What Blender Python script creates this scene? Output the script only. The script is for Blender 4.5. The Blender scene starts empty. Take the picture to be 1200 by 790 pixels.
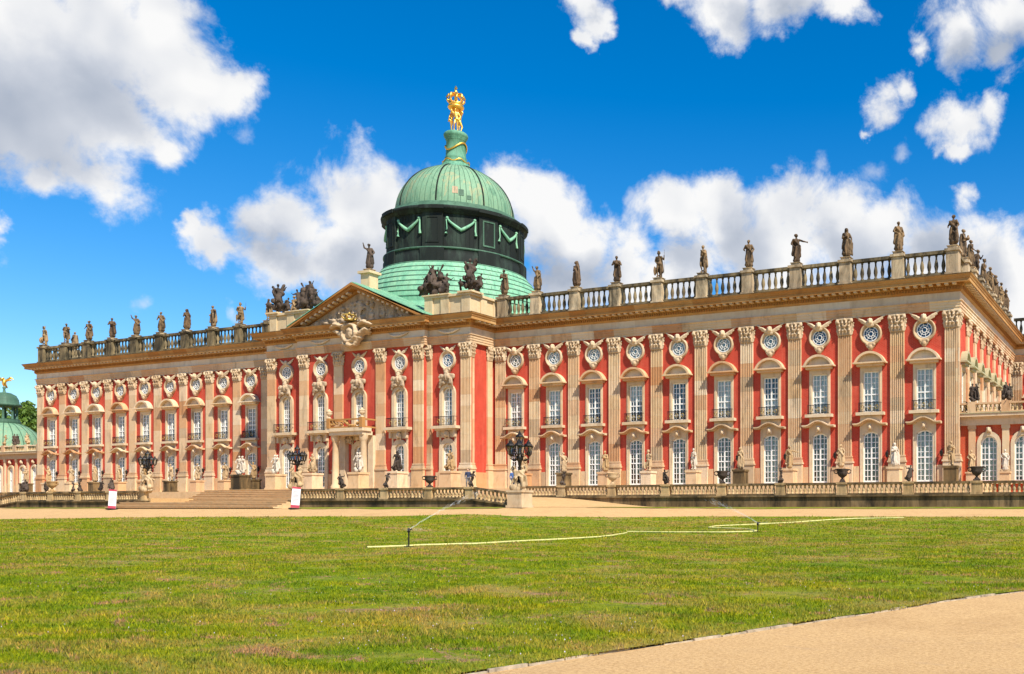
import bpy, bmesh, math, random
import numpy as np
from mathutils import Vector, Matrix, noise as mnoise
R = math.radians
random.seed(7)
rng = np.random.default_rng(7)
scene = bpy.context.scene
COL = scene.collection

# ------------------------------------------------------------------ camera
F_PX, YAW, CX, CY, HOR, PXC = 1109.577, 0.4031, 74.33, -75.99, 597.0, 890.0   # focal and centre in photo pixels (1200 wide)
cs, sn = math.cos(YAW), math.sin(YAW)
cam_d = bpy.data.cameras.new('camera')
cam = bpy.data.objects.new('camera', cam_d)
COL.objects.link(cam)
cam.location = (CX, CY, 0.0)
cam.rotation_euler = (R(90), 0, YAW)
cam_d.sensor_width = 36.0
cam_d.lens = F_PX / 1200 * 36
cam_d.shift_x = -(PXC - 600) / 1200
cam_d.shift_y = (HOR - 395) / 1200
cam_d.clip_start = 0.1
cam_d.clip_end = 6000
scene.camera = cam

def pix_dir(x, y):
    rx, uz = (x - PXC) / F_PX, (HOR - y) / F_PX
    return Vector((rx * cs - sn, rx * sn + cs, uz))
def on_y(x, y, Y):
    d = pix_dir(x, y); t = (Y - CY) / d.y
    return Vector((CX, CY, 0)) + d * t

# ------------------------------------------------------------------ sky and sun
SUN = Vector((0.74, -0.40, 1.0)).normalized()
SUN_EL = math.asin(SUN.z)
SUN_ROT = math.atan2(SUN.x, SUN.y)
world = bpy.data.worlds.new('World'); scene.world = world
world.use_nodes = True
wn, wl = world.node_tree.nodes, world.node_tree.links
wn.clear()

def build_world():
    def N(t, **k):
        n = wn.new(t)
        for a, b in k.items(): setattr(n, a, b)
        return n
    def mth(op, a, b=None, c=None, clamp=False):
        n = N('ShaderNodeMath', operation=op); n.use_clamp = clamp
        for i, v in enumerate((a, b, c)):
            if v is None: continue
            if isinstance(v, (int, float)): n.inputs[i].default_value = v
            else: wl.new(v, n.inputs[i])
        return n.outputs[0]
    sky = N('ShaderNodeTexSky', sky_type='NISHITA')
    sky.sun_disc = False; sky.sun_elevation = SUN_EL; sky.sun_rotation = SUN_ROT
    sky.air_density = 1.0; sky.dust_density = 0.2; sky.ozone_density = 3.0
    hs = N('ShaderNodeHueSaturation'); hs.inputs['Saturation'].default_value = 1.48
    hs.inputs['Value'].default_value = 1.0; hs.inputs['Hue'].default_value = 0.503
    wl.new(sky.outputs[0], hs.inputs['Color'])
    bg = N('ShaderNodeBackground'); bg.inputs[1].default_value = 0.105
    wl.new(hs.outputs[0], bg.inputs[0])
    tc = N('ShaderNodeTexCoord')
    nrm = N('ShaderNodeVectorMath', operation='NORMALIZE'); wl.new(tc.outputs['Generated'], nrm.inputs[0])
    def noise(scale, detail, rough, vec, dist=0.0):
        n = N('ShaderNodeTexNoise'); n.inputs['Scale'].default_value = scale
        n.inputs['Detail'].default_value = detail; n.inputs['Roughness'].default_value = rough
        n.inputs['Distortion'].default_value = dist
        wl.new(vec, n.inputs['Vector']); return n
    # billowing edges: the direction itself is warped before the cloud masses are measured
    w1 = noise(11.0, 6, 0.58, nrm.outputs[0])
    sub = N('ShaderNodeVectorMath', operation='SUBTRACT'); sub.inputs[1].default_value = (.5, .5, .5)
    wl.new(w1.outputs['Color'], sub.inputs[0])
    scl = N('ShaderNodeVectorMath', operation='SCALE'); scl.inputs['Scale'].default_value = 0.085
    wl.new(sub.outputs[0], scl.inputs[0])
    add = N('ShaderNodeVectorMath', operation='ADD'); wl.new(nrm.outputs[0], add.inputs[0]); wl.new(scl.outputs[0], add.inputs[1])
    wdir = add.outputs[0]
    def blobset(items):
        acc = None
        for c, r in items:
            d = N('ShaderNodeVectorMath', operation='DISTANCE'); d.inputs[1].default_value = c
            wl.new(wdir, d.inputs[0])
            v = mth('MULTIPLY_ADD', d.outputs['Value'], -1.0 / r, 1.0)
            acc = v if acc is None else mth('SMOOTH_MAX', acc, v, 0.35)
        return acc
    def px(x, y, r):
        c = pix_dir(x, y).normalized(); a = pix_dir(x + r, y).normalized(); b = pix_dir(x, y + r).normalized()
        return c, 0.5 * ((c - a).length + (c - b).length)
    white = [(40,50,120),(140,50,100),(215,85,72),(275,105,42),(120,145,85),(30,160,75),(185,15,60),(55,212,38),(180,175,36),(-40,90,150),(-60,200,80),(105,205,48),(60,110,130),
             (0,278,24),(-25,290,36),
             (240,275,34),(262,303,32),(222,256,20),(345,262,58),(400,236,66),(440,218,56),(465,300,85),(330,320,48),(395,310,70),(520,250,60),
             (585,238,54),(635,262,62),(682,295,60),(660,335,54),(730,312,56),(760,335,50),(560,290,60),
             (790,268,50),(850,250,54),(920,240,58),(985,245,58),(1035,265,54),(900,310,80),(1000,300,72),(800,320,50),(1085,300,58),(1135,300,56),(1170,325,58),(1130,238,24),(1205,350,60),(1250,330,80),
             (690,-5,38),(690,42,17),(705,20,20),(848,8,50),(925,-5,58),(985,8,30),(790,0,26),
             (1125,38,55),(1185,18,62),(1075,62,24),(1180,60,36),(1240,30,70),
             (1040,118,34),(1062,110,22),(1130,138,46),(1150,128,34),(1122,178,20),(1018,150,14)]
    wisps = [(1020,195,30),(960,190,22),(160,355,20),(270,362,14),(745,250,16),(1060,180,20),(735,52,12),(290,150,22)]
    rw = random.Random(5)
    def rest(n, rmin, rmax):
        out = []
        while len(out) < n:
            az, el = rw.uniform(-math.pi, math.pi), R(rw.uniform(6, 55))
            c = Vector((math.sin(az) * math.cos(el), math.cos(az) * math.cos(el), math.sin(el)))
            r, d = c.x * cs + c.y * sn, -c.x * sn + c.y * cs
            if d > 0.25 and -1.0 < r / d < 0.5 and c.z / d < 0.75: continue     # the sky in view is laid out above
            s = rw.uniform(rmin, rmax); out.append((c, s))
            out.append(((c + Vector((rw.uniform(-s, s), rw.uniform(-s, s), rw.uniform(-.1, .3) * s))).normalized(), s * .7))
        return out
    dens = blobset([px(*b) for b in white] + rest(17, .09, .19))
    wsp = blobset([px(*b) for b in wisps])
    n1 = noise(15.0, 10, 0.64, nrm.outputs[0], 0.25)
    n3 = noise(9.0, 3, 0.5, nrm.outputs[0], 0.1)
    n2 = noise(9.0, 3, 0.5, nrm.outputs[0], 0.1)
    off = N('ShaderNodeVectorMath', operation='ADD'); off.inputs[1].default_value = (SUN.x * .02, SUN.y * .02, .028)
    wl.new(nrm.outputs[0], off.inputs[0]); wl.new(off.outputs[0], n2.inputs['Vector'])
    dn = mth('ADD', dens, mth('MULTIPLY', mth('SUBTRACT', n1.outputs[0], 0.5), 2.0))
    def smooth(v, a, b):
        n = N('ShaderNodeMapRange', interpolation_type='SMOOTHSTEP')
        n.inputs['From Min'].default_value = a; n.inputs['From Max'].default_value = b
        wl.new(v, n.inputs['Value']); return n.outputs[0]
    alpha = smooth(dn, -0.02, 0.62)
    wn_ = mth('ADD', wsp, mth('MULTIPLY', mth('SUBTRACT', n1.outputs[0], 0.5), 2.2))
    alpha = mth('MAXIMUM', alpha, mth('MULTIPLY', smooth(wn_, 0.15, 1.0), 0.45))
    # relief of the billows as the sun lights them, and the grey undersides of the masses
    relief = mth('MULTIPLY', mth('ADD', mth('SUBTRACT', n3.outputs[0], n2.outputs[0]), mth('MULTIPLY', mth('SUBTRACT', n1.outputs[0], 0.5), 0.16)), 1.5)
    grey = [(40,135,120),(120,130,80),(-40,150,120),(80,180,60),(330,305,45),(420,300,70),(300,290,26),(690,325,55),(640,320,45),(880,300,70),(990,300,60),(800,310,40),(860,20,40),(940,5,35),(1090,290,40),(1150,320,40),(1180,60,45),(1130,60,30),(700,5,20)]
    base = blobset([px(*b) for b in grey])
    base = smooth(mth('ADD', base, mth('MULTIPLY', mth('SUBTRACT', w1.outputs[0], 0.5), 0.9)), -0.1, 0.9)
    lum = mth('SUBTRACT', mth('ADD', 0.94, relief), mth('MULTIPLY', base, 0.58))
    lum = mth('ADD', lum, mth('MULTIPLY', smooth(dn, 0.5, 0.05), 0.08))
    ramp = N('ShaderNodeValToRGB')
    e = ramp.color_ramp.elements
    e[0].position, e[0].color = 0.15, (.42, .48, .59, 1)
    e[1].position, e[1].color = 1.0, (1.0, 1.0, 1.0, 1)
    k = ramp.color_ramp.elements.new(0.6); k.color = (.66, .70, .78, 1)
    wl.new(lum, ramp.inputs[0])
    bgc = N('ShaderNodeBackground'); bgc.inputs[1].default_value = 0.60
    wl.new(ramp.outputs[0], bgc.inputs[0])
    mix = N('ShaderNodeMixShader'); wl.new(alpha, mix.inputs[0]); wl.new(bg.outputs[0], mix.inputs[1]); wl.new(bgc.outputs[0], mix.inputs[2])
    out = N('ShaderNodeOutputWorld'); wl.new(mix.outputs[0], out.inputs[0])
build_world()
sun_d = bpy.data.lights.new('sun', 'SUN'); sun_d.energy = 5.0; sun_d.angle = R(0.53); sun_d.color = (1.0, 0.92, 0.78)
sun = bpy.data.objects.new('sun', sun_d); COL.objects.link(sun)
sun.location = (60, -60, 90)
sun.rotation_euler = (-SUN).to_track_quat('-Z', 'Y').to_euler()
scene.view_settings.view_transform = 'Standard'
scene.view_settings.look = 'None'
scene.view_settings.exposure = 0.68
scene.view_settings.gamma = 1.0
scene.view_settings.use_curve_mapping = False

# ------------------------------------------------------------------ materials
MATS = {}
def new_mat(name):
    m = bpy.data.materials.new(name); m.use_nodes = True
    nt = m.node_tree; b = nt.nodes['Principled BSDF']
    MATS[name] = m
    return m, nt, b
def nd(nt, t, **k):
    n = nt.nodes.new(t)
    for a, v in k.items(): setattr(n, a, v)
    return n
def nz(nt, scale, detail=4, rough=.6, vec=None, stretch=None, dist=0):
    n = nd(nt, 'ShaderNodeTexNoise'); n.inputs['Scale'].default_value = scale
    n.inputs['Detail'].default_value = detail; n.inputs['Roughness'].default_value = rough; n.inputs['Distortion'].default_value = dist
    if vec is None: vec = nd(nt, 'ShaderNodeNewGeometry').outputs['Position']
    if stretch:
        mp = nd(nt, 'ShaderNodeMapping'); mp.inputs['Scale'].default_value = stretch
        nt.links.new(vec, mp.inputs[0]); vec = mp.outputs[0]
    nt.links.new(vec, n.inputs['Vector']); return n.outputs[0]
def rng_map(nt, v, a, b, c=0., d=1.):
    n = nd(nt, 'ShaderNodeMapRange'); nt.links.new(v, n.inputs[0])
    for i, q in enumerate((a, b, c, d)): n.inputs[i + 1].default_value = q
    return n.outputs[0]
def ramp(nt, v, stops, const=False):
    n = nd(nt, 'ShaderNodeValToRGB'); cr = n.color_ramp
    if const: cr.interpolation = 'CONSTANT'
    while len(cr.elements) < len(stops): cr.elements.new(.5)
    for e, (p, c) in zip(cr.elements, stops): e.position = p; e.color = (*c, 1)
    nt.links.new(v, n.inputs[0]); return n.outputs[0]
def mixc(nt, f, a, b, mode='MIX'):
    n = nd(nt, 'ShaderNodeMix', data_type='RGBA', blend_type=mode)
    for i, v in ((0, f), (6, a), (7, b)):
        if isinstance(v, (int, float)): n.inputs[i].default_value = v
        elif isinstance(v, tuple): n.inputs[i].default_value = (*v, 1)
        else: nt.links.new(v, n.inputs[i])
    return n.outputs[2]
def bump(nt, b, h, strength=.3, dist=.02):
    n = nd(nt, 'ShaderNodeBump'); n.inputs['Strength'].default_value = strength; n.inputs['Distance'].default_value = dist
    nt.links.new(h, n.inputs['Height']); nt.links.new(n.outputs[0], b.inputs['Normal'])
def stone(name, stops, dirt=(.06, .045, .03), dirt_amt=.35, dscale=.8, streak=True, rough=.85, bmp=.25, lo=.5, hi=.75):
    m, nt, b = new_mat(name)
    rnd = nd(nt, 'ShaderNodeObjectInfo').outputs['Random']
    col = ramp(nt, rnd, stops)
    v = nz(nt, 2.2, 5, .65)
    col = mixc(nt, rng_map(nt, v, .3, .75, 0, .45), col, mixc(nt, 1., col, (.82, .62, .42), 'MULTIPLY'))
    s = nz(nt, dscale, 6, .7, stretch=(1, 1, .25) if streak else None, dist=.4)
    fac = rng_map(nt, s, lo, hi, 0, dirt_amt)
    col = mixc(nt, fac, col, dirt)
    col = mixc(nt, 1., col, (.95, .94, .94), 'MULTIPLY')
    nt.links.new(col, b.inputs['Base Color']); b.inputs['Roughness'].default_value = rough
    b.inputs['Specular IOR Level'].default_value = .25
    bump(nt, b, nz(nt, 14, 4, .6), bmp, .03)
    return m
CREAM = [(0, (.62, .44, .25)), (.2, (.70, .57, .38)), (.4, (.60, .37, .20)), (.55, (.74, .63, .46)), (.72, (.53, .28, .13)), (.85, (.68, .52, .33)), (1, (.46, .35, .23))]
stone('sandstone', CREAM, dirt=(.10, .065, .04), dirt_amt=.55, dscale=1.1, lo=.52, hi=.72)
stone('sandstone_pale', [(0, (.62, .50, .34)), (.5, (.68, .57, .41)), (1, (.57, .44, .28))], dirt=(.12, .08, .05), dirt_amt=.45, dscale=1.3, lo=.52, hi=.72)
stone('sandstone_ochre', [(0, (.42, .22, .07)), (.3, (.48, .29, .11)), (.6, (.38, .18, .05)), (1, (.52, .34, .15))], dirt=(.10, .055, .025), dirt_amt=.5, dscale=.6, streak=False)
stone('sandstone_frieze', [(0, (.66, .58, .45)), (.35, (.72, .63, .49)), (.7, (.62, .52, .39)), (1, (.70, .64, .53))], dirt=(.14, .10, .07), dirt_amt=.4, dscale=1.2)
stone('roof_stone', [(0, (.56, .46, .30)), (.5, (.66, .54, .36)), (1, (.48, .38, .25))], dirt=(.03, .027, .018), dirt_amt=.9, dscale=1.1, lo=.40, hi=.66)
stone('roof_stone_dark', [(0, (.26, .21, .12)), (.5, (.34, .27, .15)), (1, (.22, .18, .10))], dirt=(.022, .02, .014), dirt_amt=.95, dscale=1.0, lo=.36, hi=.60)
stone('capital_stone', [(0, (.50, .39, .26)), (.5, (.56, .45, .31)), (1, (.46, .34, .21))], dirt=(.10, .07, .045), dirt_amt=.5, dscale=1.5, streak=False)
stone('attic_stone', [(0, (.62, .50, .31)), (1, (.68, .55, .35))], dirt=(.12, .10, .06), dirt_amt=.5, dscale=.8)
stone('terrace_stone', [(0, (.50, .36, .18)), (.5, (.56, .42, .23)), (1, (.44, .31, .15))], dirt=(.05, .035, .018), dirt_amt=.7, dscale=1.6, lo=.45, hi=.68)
stone('mossy_stone', [(0, (.27, .185, .085)), (.5, (.20, .135, .06)), (1, (.34, .24, .12))], dirt=(.024, .019, .011), dirt_amt=.95, dscale=.7, lo=.36, hi=.62)
stone('statue_roof', [(0, (.13, .085, .05)), (.4, (.19, .13, .07)), (.7, (.36, .25, .13)), (1, (.24, .17, .10))], dirt=(.018, .014, .012), dirt_amt=.92, dscale=2.4, lo=.44, hi=.60)
stone('statue_dark', [(0, (.07, .055, .045)), (1, (.12, .09, .07))], dirt=(.018, .014, .012), dirt_amt=.9, dscale=2.0, lo=.4, hi=.62)
stone('statue_ochre', [(0, (.44, .29, .13)), (.5, (.52, .40, .25)), (1, (.38, .26, .13))], dirt=(.04, .03, .02), dirt_amt=.75, dscale=2.2, lo=.48, hi=.7)
stone('statue_white', [(0, (.60, .56, .48)), (1, (.54, .49, .41))], dirt=(.16, .13, .10), dirt_amt=.5, dscale=2.2)
stone('relief_stone', [(0, (.50, .39, .27)), (1, (.55, .44, .31))], dirt=(.09, .065, .04), dirt_amt=.7, dscale=1.6, lo=.4, hi=.7)
stone('steps_stone', [(0, (.64, .46, .26)), (1, (.68, .50, .29))], dirt=(.22, .15, .08), dirt_amt=.4, dscale=1.2, streak=False)

def brick(name, c1, c2, mortar):
    m, nt, b = new_mat(name)
    tc = nd(nt, 'ShaderNodeNewGeometry')
    sp = nd(nt, 'ShaderNodeSeparateXYZ'); nt.links.new(tc.outputs['Position'], sp.inputs[0])
    ad = nd(nt, 'ShaderNodeMath', operation='ADD'); nt.links.new(sp.outputs[0], ad.inputs[0]); nt.links.new(sp.outputs[1], ad.inputs[1])
    cb = nd(nt, 'ShaderNodeCombineXYZ'); nt.links.new(ad.outputs[0], cb.inputs[0]); nt.links.new(sp.outputs[2], cb.inputs[1])
    bt = nd(nt, 'ShaderNodeTexBrick'); nt.links.new(cb.outputs[0], bt.inputs['Vector'])
    bt.inputs['Scale'].default_value = 1.0; bt.inputs['Brick Width'].default_value = .30; bt.inputs['Row Height'].default_value = .10
    bt.inputs['Mortar Size'].default_value = .012; bt.inputs['Color1'].default_value = (*c1, 1); bt.inputs['Color2'].default_value = (*c2, 1); bt.inputs['Mortar'].default_value = (*mortar, 1)
    col = mixc(nt, rng_map(nt, nz(nt, .9, 5, .6), .35, .7, 0, .5), bt.outputs[0], mixc(nt, 1., bt.outputs[0], (.72, .62, .6), 'MULTIPLY'))
    col = mixc(nt, rng_map(nt, nz(nt, 1.6, 6, .7, stretch=(1, 1, .15)), .5, .72, 0, .55), col, (.58, .15, .09))
    col = mixc(nt, rng_map(nt, nz(nt, 2.3, 6, .75, stretch=(1, 1, .22)), .56, .74, 0, .6), col, (.17, .03, .02))
    nt.links.new(col, b.inputs['Base Color']); b.inputs['Roughness'].default_value = .85
    b.inputs['Specular IOR Level'].default_value = .2
    bump(nt, b, bt.outputs['Fac'], -.25, .01)
brick('red_brick', (.50, .045, .024), (.43, .034, .017), (.54, .14, .09))
brick('orange_brick', (.52, .070, .022), (.46, .055, .018), (.52, .16, .08))

def copper(name, cols, scale=.8, metal=0., rough=.6):
    m, nt, b = new_mat(name)
    v = nz(nt, scale, 6, .7, stretch=(1, 1, .3), dist=.5)
    col = ramp(nt, v, cols)
    col = mixc(nt, 1., col, (.80, .80, .80), 'MULTIPLY')
    col = mixc(nt, rng_map(nt, nz(nt, 1.9, 6, .75, stretch=(1, 1, .12)), .52, .7, 0, .55), col, mixc(nt, 1., col, (.42, .46, .44), 'MULTIPLY'))
    col = mixc(nt, rng_map(nt, nz(nt, 5, 5, .7), .45, .8, 0, .4), col, mixc(nt, 1., col, (.6, .66, .6), 'MULTIPLY'))
    nt.links.new(col, b.inputs['Base Color']); b.inputs['Roughness'].default_value = rough; b.inputs['Metallic'].default_value = metal; b.inputs['Specular IOR Level'].default_value = .2
    bump(nt, b, nz(nt, 6, 3, .5), .15, .03)
copper('copper_green', [(.2, (.07, .17, .11)), (.38, (.15, .31, .20)), (.48, (.24, .41, .26)), (.55, (.19, .37, .24)), (.63, (.37, .40, .23)), (.72, (.22, .37, .24)), (.85, (.11, .25, .17))])
copper('copper_bright', [(.2, (.13, .36, .23)), (.45, (.22, .50, .33)), (.6, (.30, .57, .37)), (.8, (.17, .42, .28))], 1.2)
copper('copper_lantern', [(.2, (.05, .15, .10)), (.45, (.10, .28, .18)), (.6, (.17, .40, .27)), (.8, (.08, .2, .14))], 1.5)
copper('copper_dark', [(0, (.008, .011, .010)), (.5, (.014, .020, .018)), (.66, (.04, .065, .05)), (.8, (.016, .022, .02))], .5, rough=.8)
copper('copper_mid', [(0, (.04, .085, .06)), (.5, (.07, .15, .10)), (.75, (.14, .28, .19))], .9)
copper('copper_roof_low', [(0, (.36, .38, .22)), (.5, (.50, .46, .28)), (.8, (.40, .44, .28))], 1.0)

def plain(name, col, rough=.6, metal=0., var=.25, scale=3, spec=.4):
    m, nt, b = new_mat(name)
    v = nz(nt, scale, 5, .6)
    dark = tuple(c * (1 - var * 1.6) for c in col)
    nt.links.new(mixc(nt, rng_map(nt, v, .3, .7), col, dark), b.inputs['Base Color'])
    b.inputs['Roughness'].default_value = rough; b.inputs['Metallic'].default_value = metal
    b.inputs['Specular IOR Level'].default_value = spec
    return m
plain('gold', (1.0, .60, .12), .42, 1., .12, 6)
plain('gold_dull', (.62, .44, .12), .4, .7, .3, 8)
plain('white_paint', (.84, .83, .80), .5, 0, .08, 4)
plain('iron', (.025, .022, .02), .45, .5, .2)
plain('room_shade', (.03, .028, .026), .9)  # near-black colour stands in for the shade inside the rooms
plain('curtain', (.86, .85, .80), .9, 0, .12, 2)
plain('curtain_blue', (.46, .50, .47), .9, 0, .12, 2)
plain('hose_yellow', (.62, .58, .22), .5, 0, .2, 6)
plain('banner_white', (.78, .78, .80), .5, 0, .03)
plain('banner_pink', (.55, .07, .11), .5, 0, .1)
plain('banner_text', (.34, .34, .38), .6)
plain('timber_edge', (.50, .40, .28), .9, 0, .4, 8)
plain('bark', (.09, .065, .045), .9, 0, .4, 6)
plain('skin', (.50, .30, .21), .6, 0, .05)
plain('hair', (.03, .022, .016), .7)
plain('cloth_navy', (.03, .045, .10), .85, 0, .2, 9)
plain('cloth_blue', (.06, .13, .34), .85, 0, .2, 9)
plain('cloth_grey', (.16, .16, .17), .85, 0, .2, 9)
plain('petal', (.72, .60, .74), .8)
def glass_mat():
    m, nt, b = new_mat('window_glass')
    nt.nodes.remove(b)
    out = nt.nodes['Material Output']
    gl = nd(nt, 'ShaderNodeBsdfGlossy'); gl.inputs['Roughness'].default_value = .03
    tr = nd(nt, 'ShaderNodeBsdfTransparent'); tr.inputs[0].default_value = (.92, .94, .92, 1)
    lw = nd(nt, 'ShaderNodeFresnel'); lw.inputs[0].default_value = 1.45
    mx = nd(nt, 'ShaderNodeMixShader')
    bp = nd(nt, 'ShaderNodeBump'); bp.inputs['Strength'].default_value = .06; bp.inputs['Distance'].default_value = .05
    nt.links.new(nz(nt, 1.3, 2, .5), bp.inputs['Height']); nt.links.new(bp.outputs[0], gl.inputs['Normal'])
    nt.links.new(rng_map(nt, lw.outputs[0], 0, 1, .03, .9), mx.inputs[0]); nt.links.new(tr.outputs[0], mx.inputs[1]); nt.links.new(gl.outputs[0], mx.inputs[2])
    nt.links.new(mx.outputs[0], out.inputs[0])
glass_mat()
def water_mat():
    m, nt, b = new_mat('water_spray')
    b.inputs['Base Color'].default_value = (.93, .95, .97, 1); b.inputs['Roughness'].default_value = .25
    b.inputs['Alpha'].default_value = .09
water_mat()
def lawn_nodes(nt, pos):
    big = nz(nt, .10, 4, .6, pos)
    mid = nz(nt, .55, 5, .65, pos, (1, 1.5, 1))
    fine = nz(nt, 4.5, 5, .7, pos)
    col = ramp(nt, mid, [(.25, (.085, .185, .005)), (.42, (.17, .27, .006)), (.56, (.245, .315, .008)), (.72, (.31, .31, .012))])
    col = mixc(nt, rng_map(nt, big, .35, .65, 0, .55), col, mixc(nt, 1., col, (1.35, 1.05, .55), 'MULTIPLY'))
    col = mixc(nt, rng_map(nt, fine, .35, .66, 0, .9), col, mixc(nt, 1., col, (.42, .50, .4), 'MULTIPLY'))
    dry = nz(nt, .32, 8, .72, pos, (.9, 1.2, 1), .6)
    col = mixc(nt, rng_map(nt, dry, .49, .62, 0, .8), col, (.33, .245, .075))
    bare = nz(nt, .95, 7, .75, pos, (.8, 1.3, 1), .8)
    col = mixc(nt, rng_map(nt, bare, .56, .62, 0, .9), col, (.34, .20, .12))
    clump = nz(nt, 2.1, 5, .7, pos)
    col = mixc(nt, rng_map(nt, clump, .58, .68, 0, .7), col, (.045, .115, .008))
    return col
def lawn_mat():
    m, nt, b = new_mat('lawn_soil')
    pos = nd(nt, 'ShaderNodeNewGeometry').outputs['Position']
    col = lawn_nodes(nt, pos)
    nt.links.new(mixc(nt, .25, col, (.10, .08, .03)), b.inputs['Base Color']); b.inputs['Roughness'].default_value = .95
    b.inputs['Specular IOR Level'].default_value = .1
    bump(nt, b, nz(nt, 9, 6, .75, pos), .9, .06)
    m, nt, b = new_mat('grass_blade')
    pos = nd(nt, 'ShaderNodeNewGeometry').outputs['Position']
    col = lawn_nodes(nt, pos)
    at = nd(nt, 'ShaderNodeAttribute'); at.attribute_name = 'tone'
    col = mixc(nt, at.outputs['Fac'], mixc(nt, 1., col, (.6, .75, .7), 'MULTIPLY'), mixc(nt, 1., col, (1.9, 1.45, 1.0), 'MULTIPLY'))
    dr = nd(nt, 'ShaderNodeAttribute'); dr.attribute_name = 'dry'
    col = mixc(nt, dr.outputs['Fac'], col, (.40, .32, .05))
    nt.links.new(col, b.inputs['Base Color']); b.inputs['Roughness'].default_value = .7
    b.inputs['Specular IOR Level'].default_value = .15
    tr = nd(nt, 'ShaderNodeBsdfTranslucent'); nt.links.new(col, tr.inputs[0])
    mx = nd(nt, 'ShaderNodeMixShader'); mx.inputs[0].default_value = .35
    nt.links.new(b.outputs[0], mx.inputs[1]); nt.links.new(tr.outputs[0], mx.inputs[2])
    nt.links.new(mx.outputs[0], nt.nodes['Material Output'].inputs[0])
lawn_mat()
def gravel_mat():
    m, nt, b = new_mat('gravel')
    pos = nd(nt, 'ShaderNodeNewGeometry').outputs['Position']
    col = ramp(nt, nz(nt, .5, 5, .6, pos), [(.3, (.49, .315, .145)), (.5, (.56, .37, .175)), (.7, (.51, .335, .16))])
    f = nz(nt, 22, 7, .85, pos)
    col = mixc(nt, rng_map(nt, f, .38, .56, .9, 0), col, mixc(nt, 1., col, (.55, .47, .40), 'MULTIPLY'))
    col = mixc(nt, rng_map(nt, nz(nt, 70, 2, .6, pos), .66, .72, 0, .6), col, (.75, .62, .48))
    col = mixc(nt, rng_map(nt, nz(nt, 2.2, 6, .75, pos, (.6, 1.4, 1)), .58, .72, 0, .5), col, (.36, .24, .14))
    nt.links.new(col, b.inputs['Base Color']); b.inputs['Roughness'].default_value = .95
    b.inputs['Specular IOR Level'].default_value = .15
    bump(nt, b, f, .8, .02)
gravel_mat()
def leaf_mat():
    m, nt, b = new_mat('leaf')
    col = ramp(nt, nz(nt, .7, 4, .6), [(.3, (.06, .13, .015)), (.6, (.14, .24, .03))])
    nt.links.new(col, b.inputs['Base Color']); b.inputs['Roughness'].default_value = .6
    tr = nd(nt, 'ShaderNodeBsdfTranslucent'); nt.links.new(col, tr.inputs[0])
    mx = nd(nt, 'ShaderNodeMixShader'); mx.inputs[0].default_value = .3
    nt.links.new(b.outputs[0], mx.inputs[1]); nt.links.new(tr.outputs[0], mx.inputs[2])
    nt.links.new(mx.outputs[0], nt.nodes['Material Output'].inputs[0])
leaf_mat()

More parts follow.
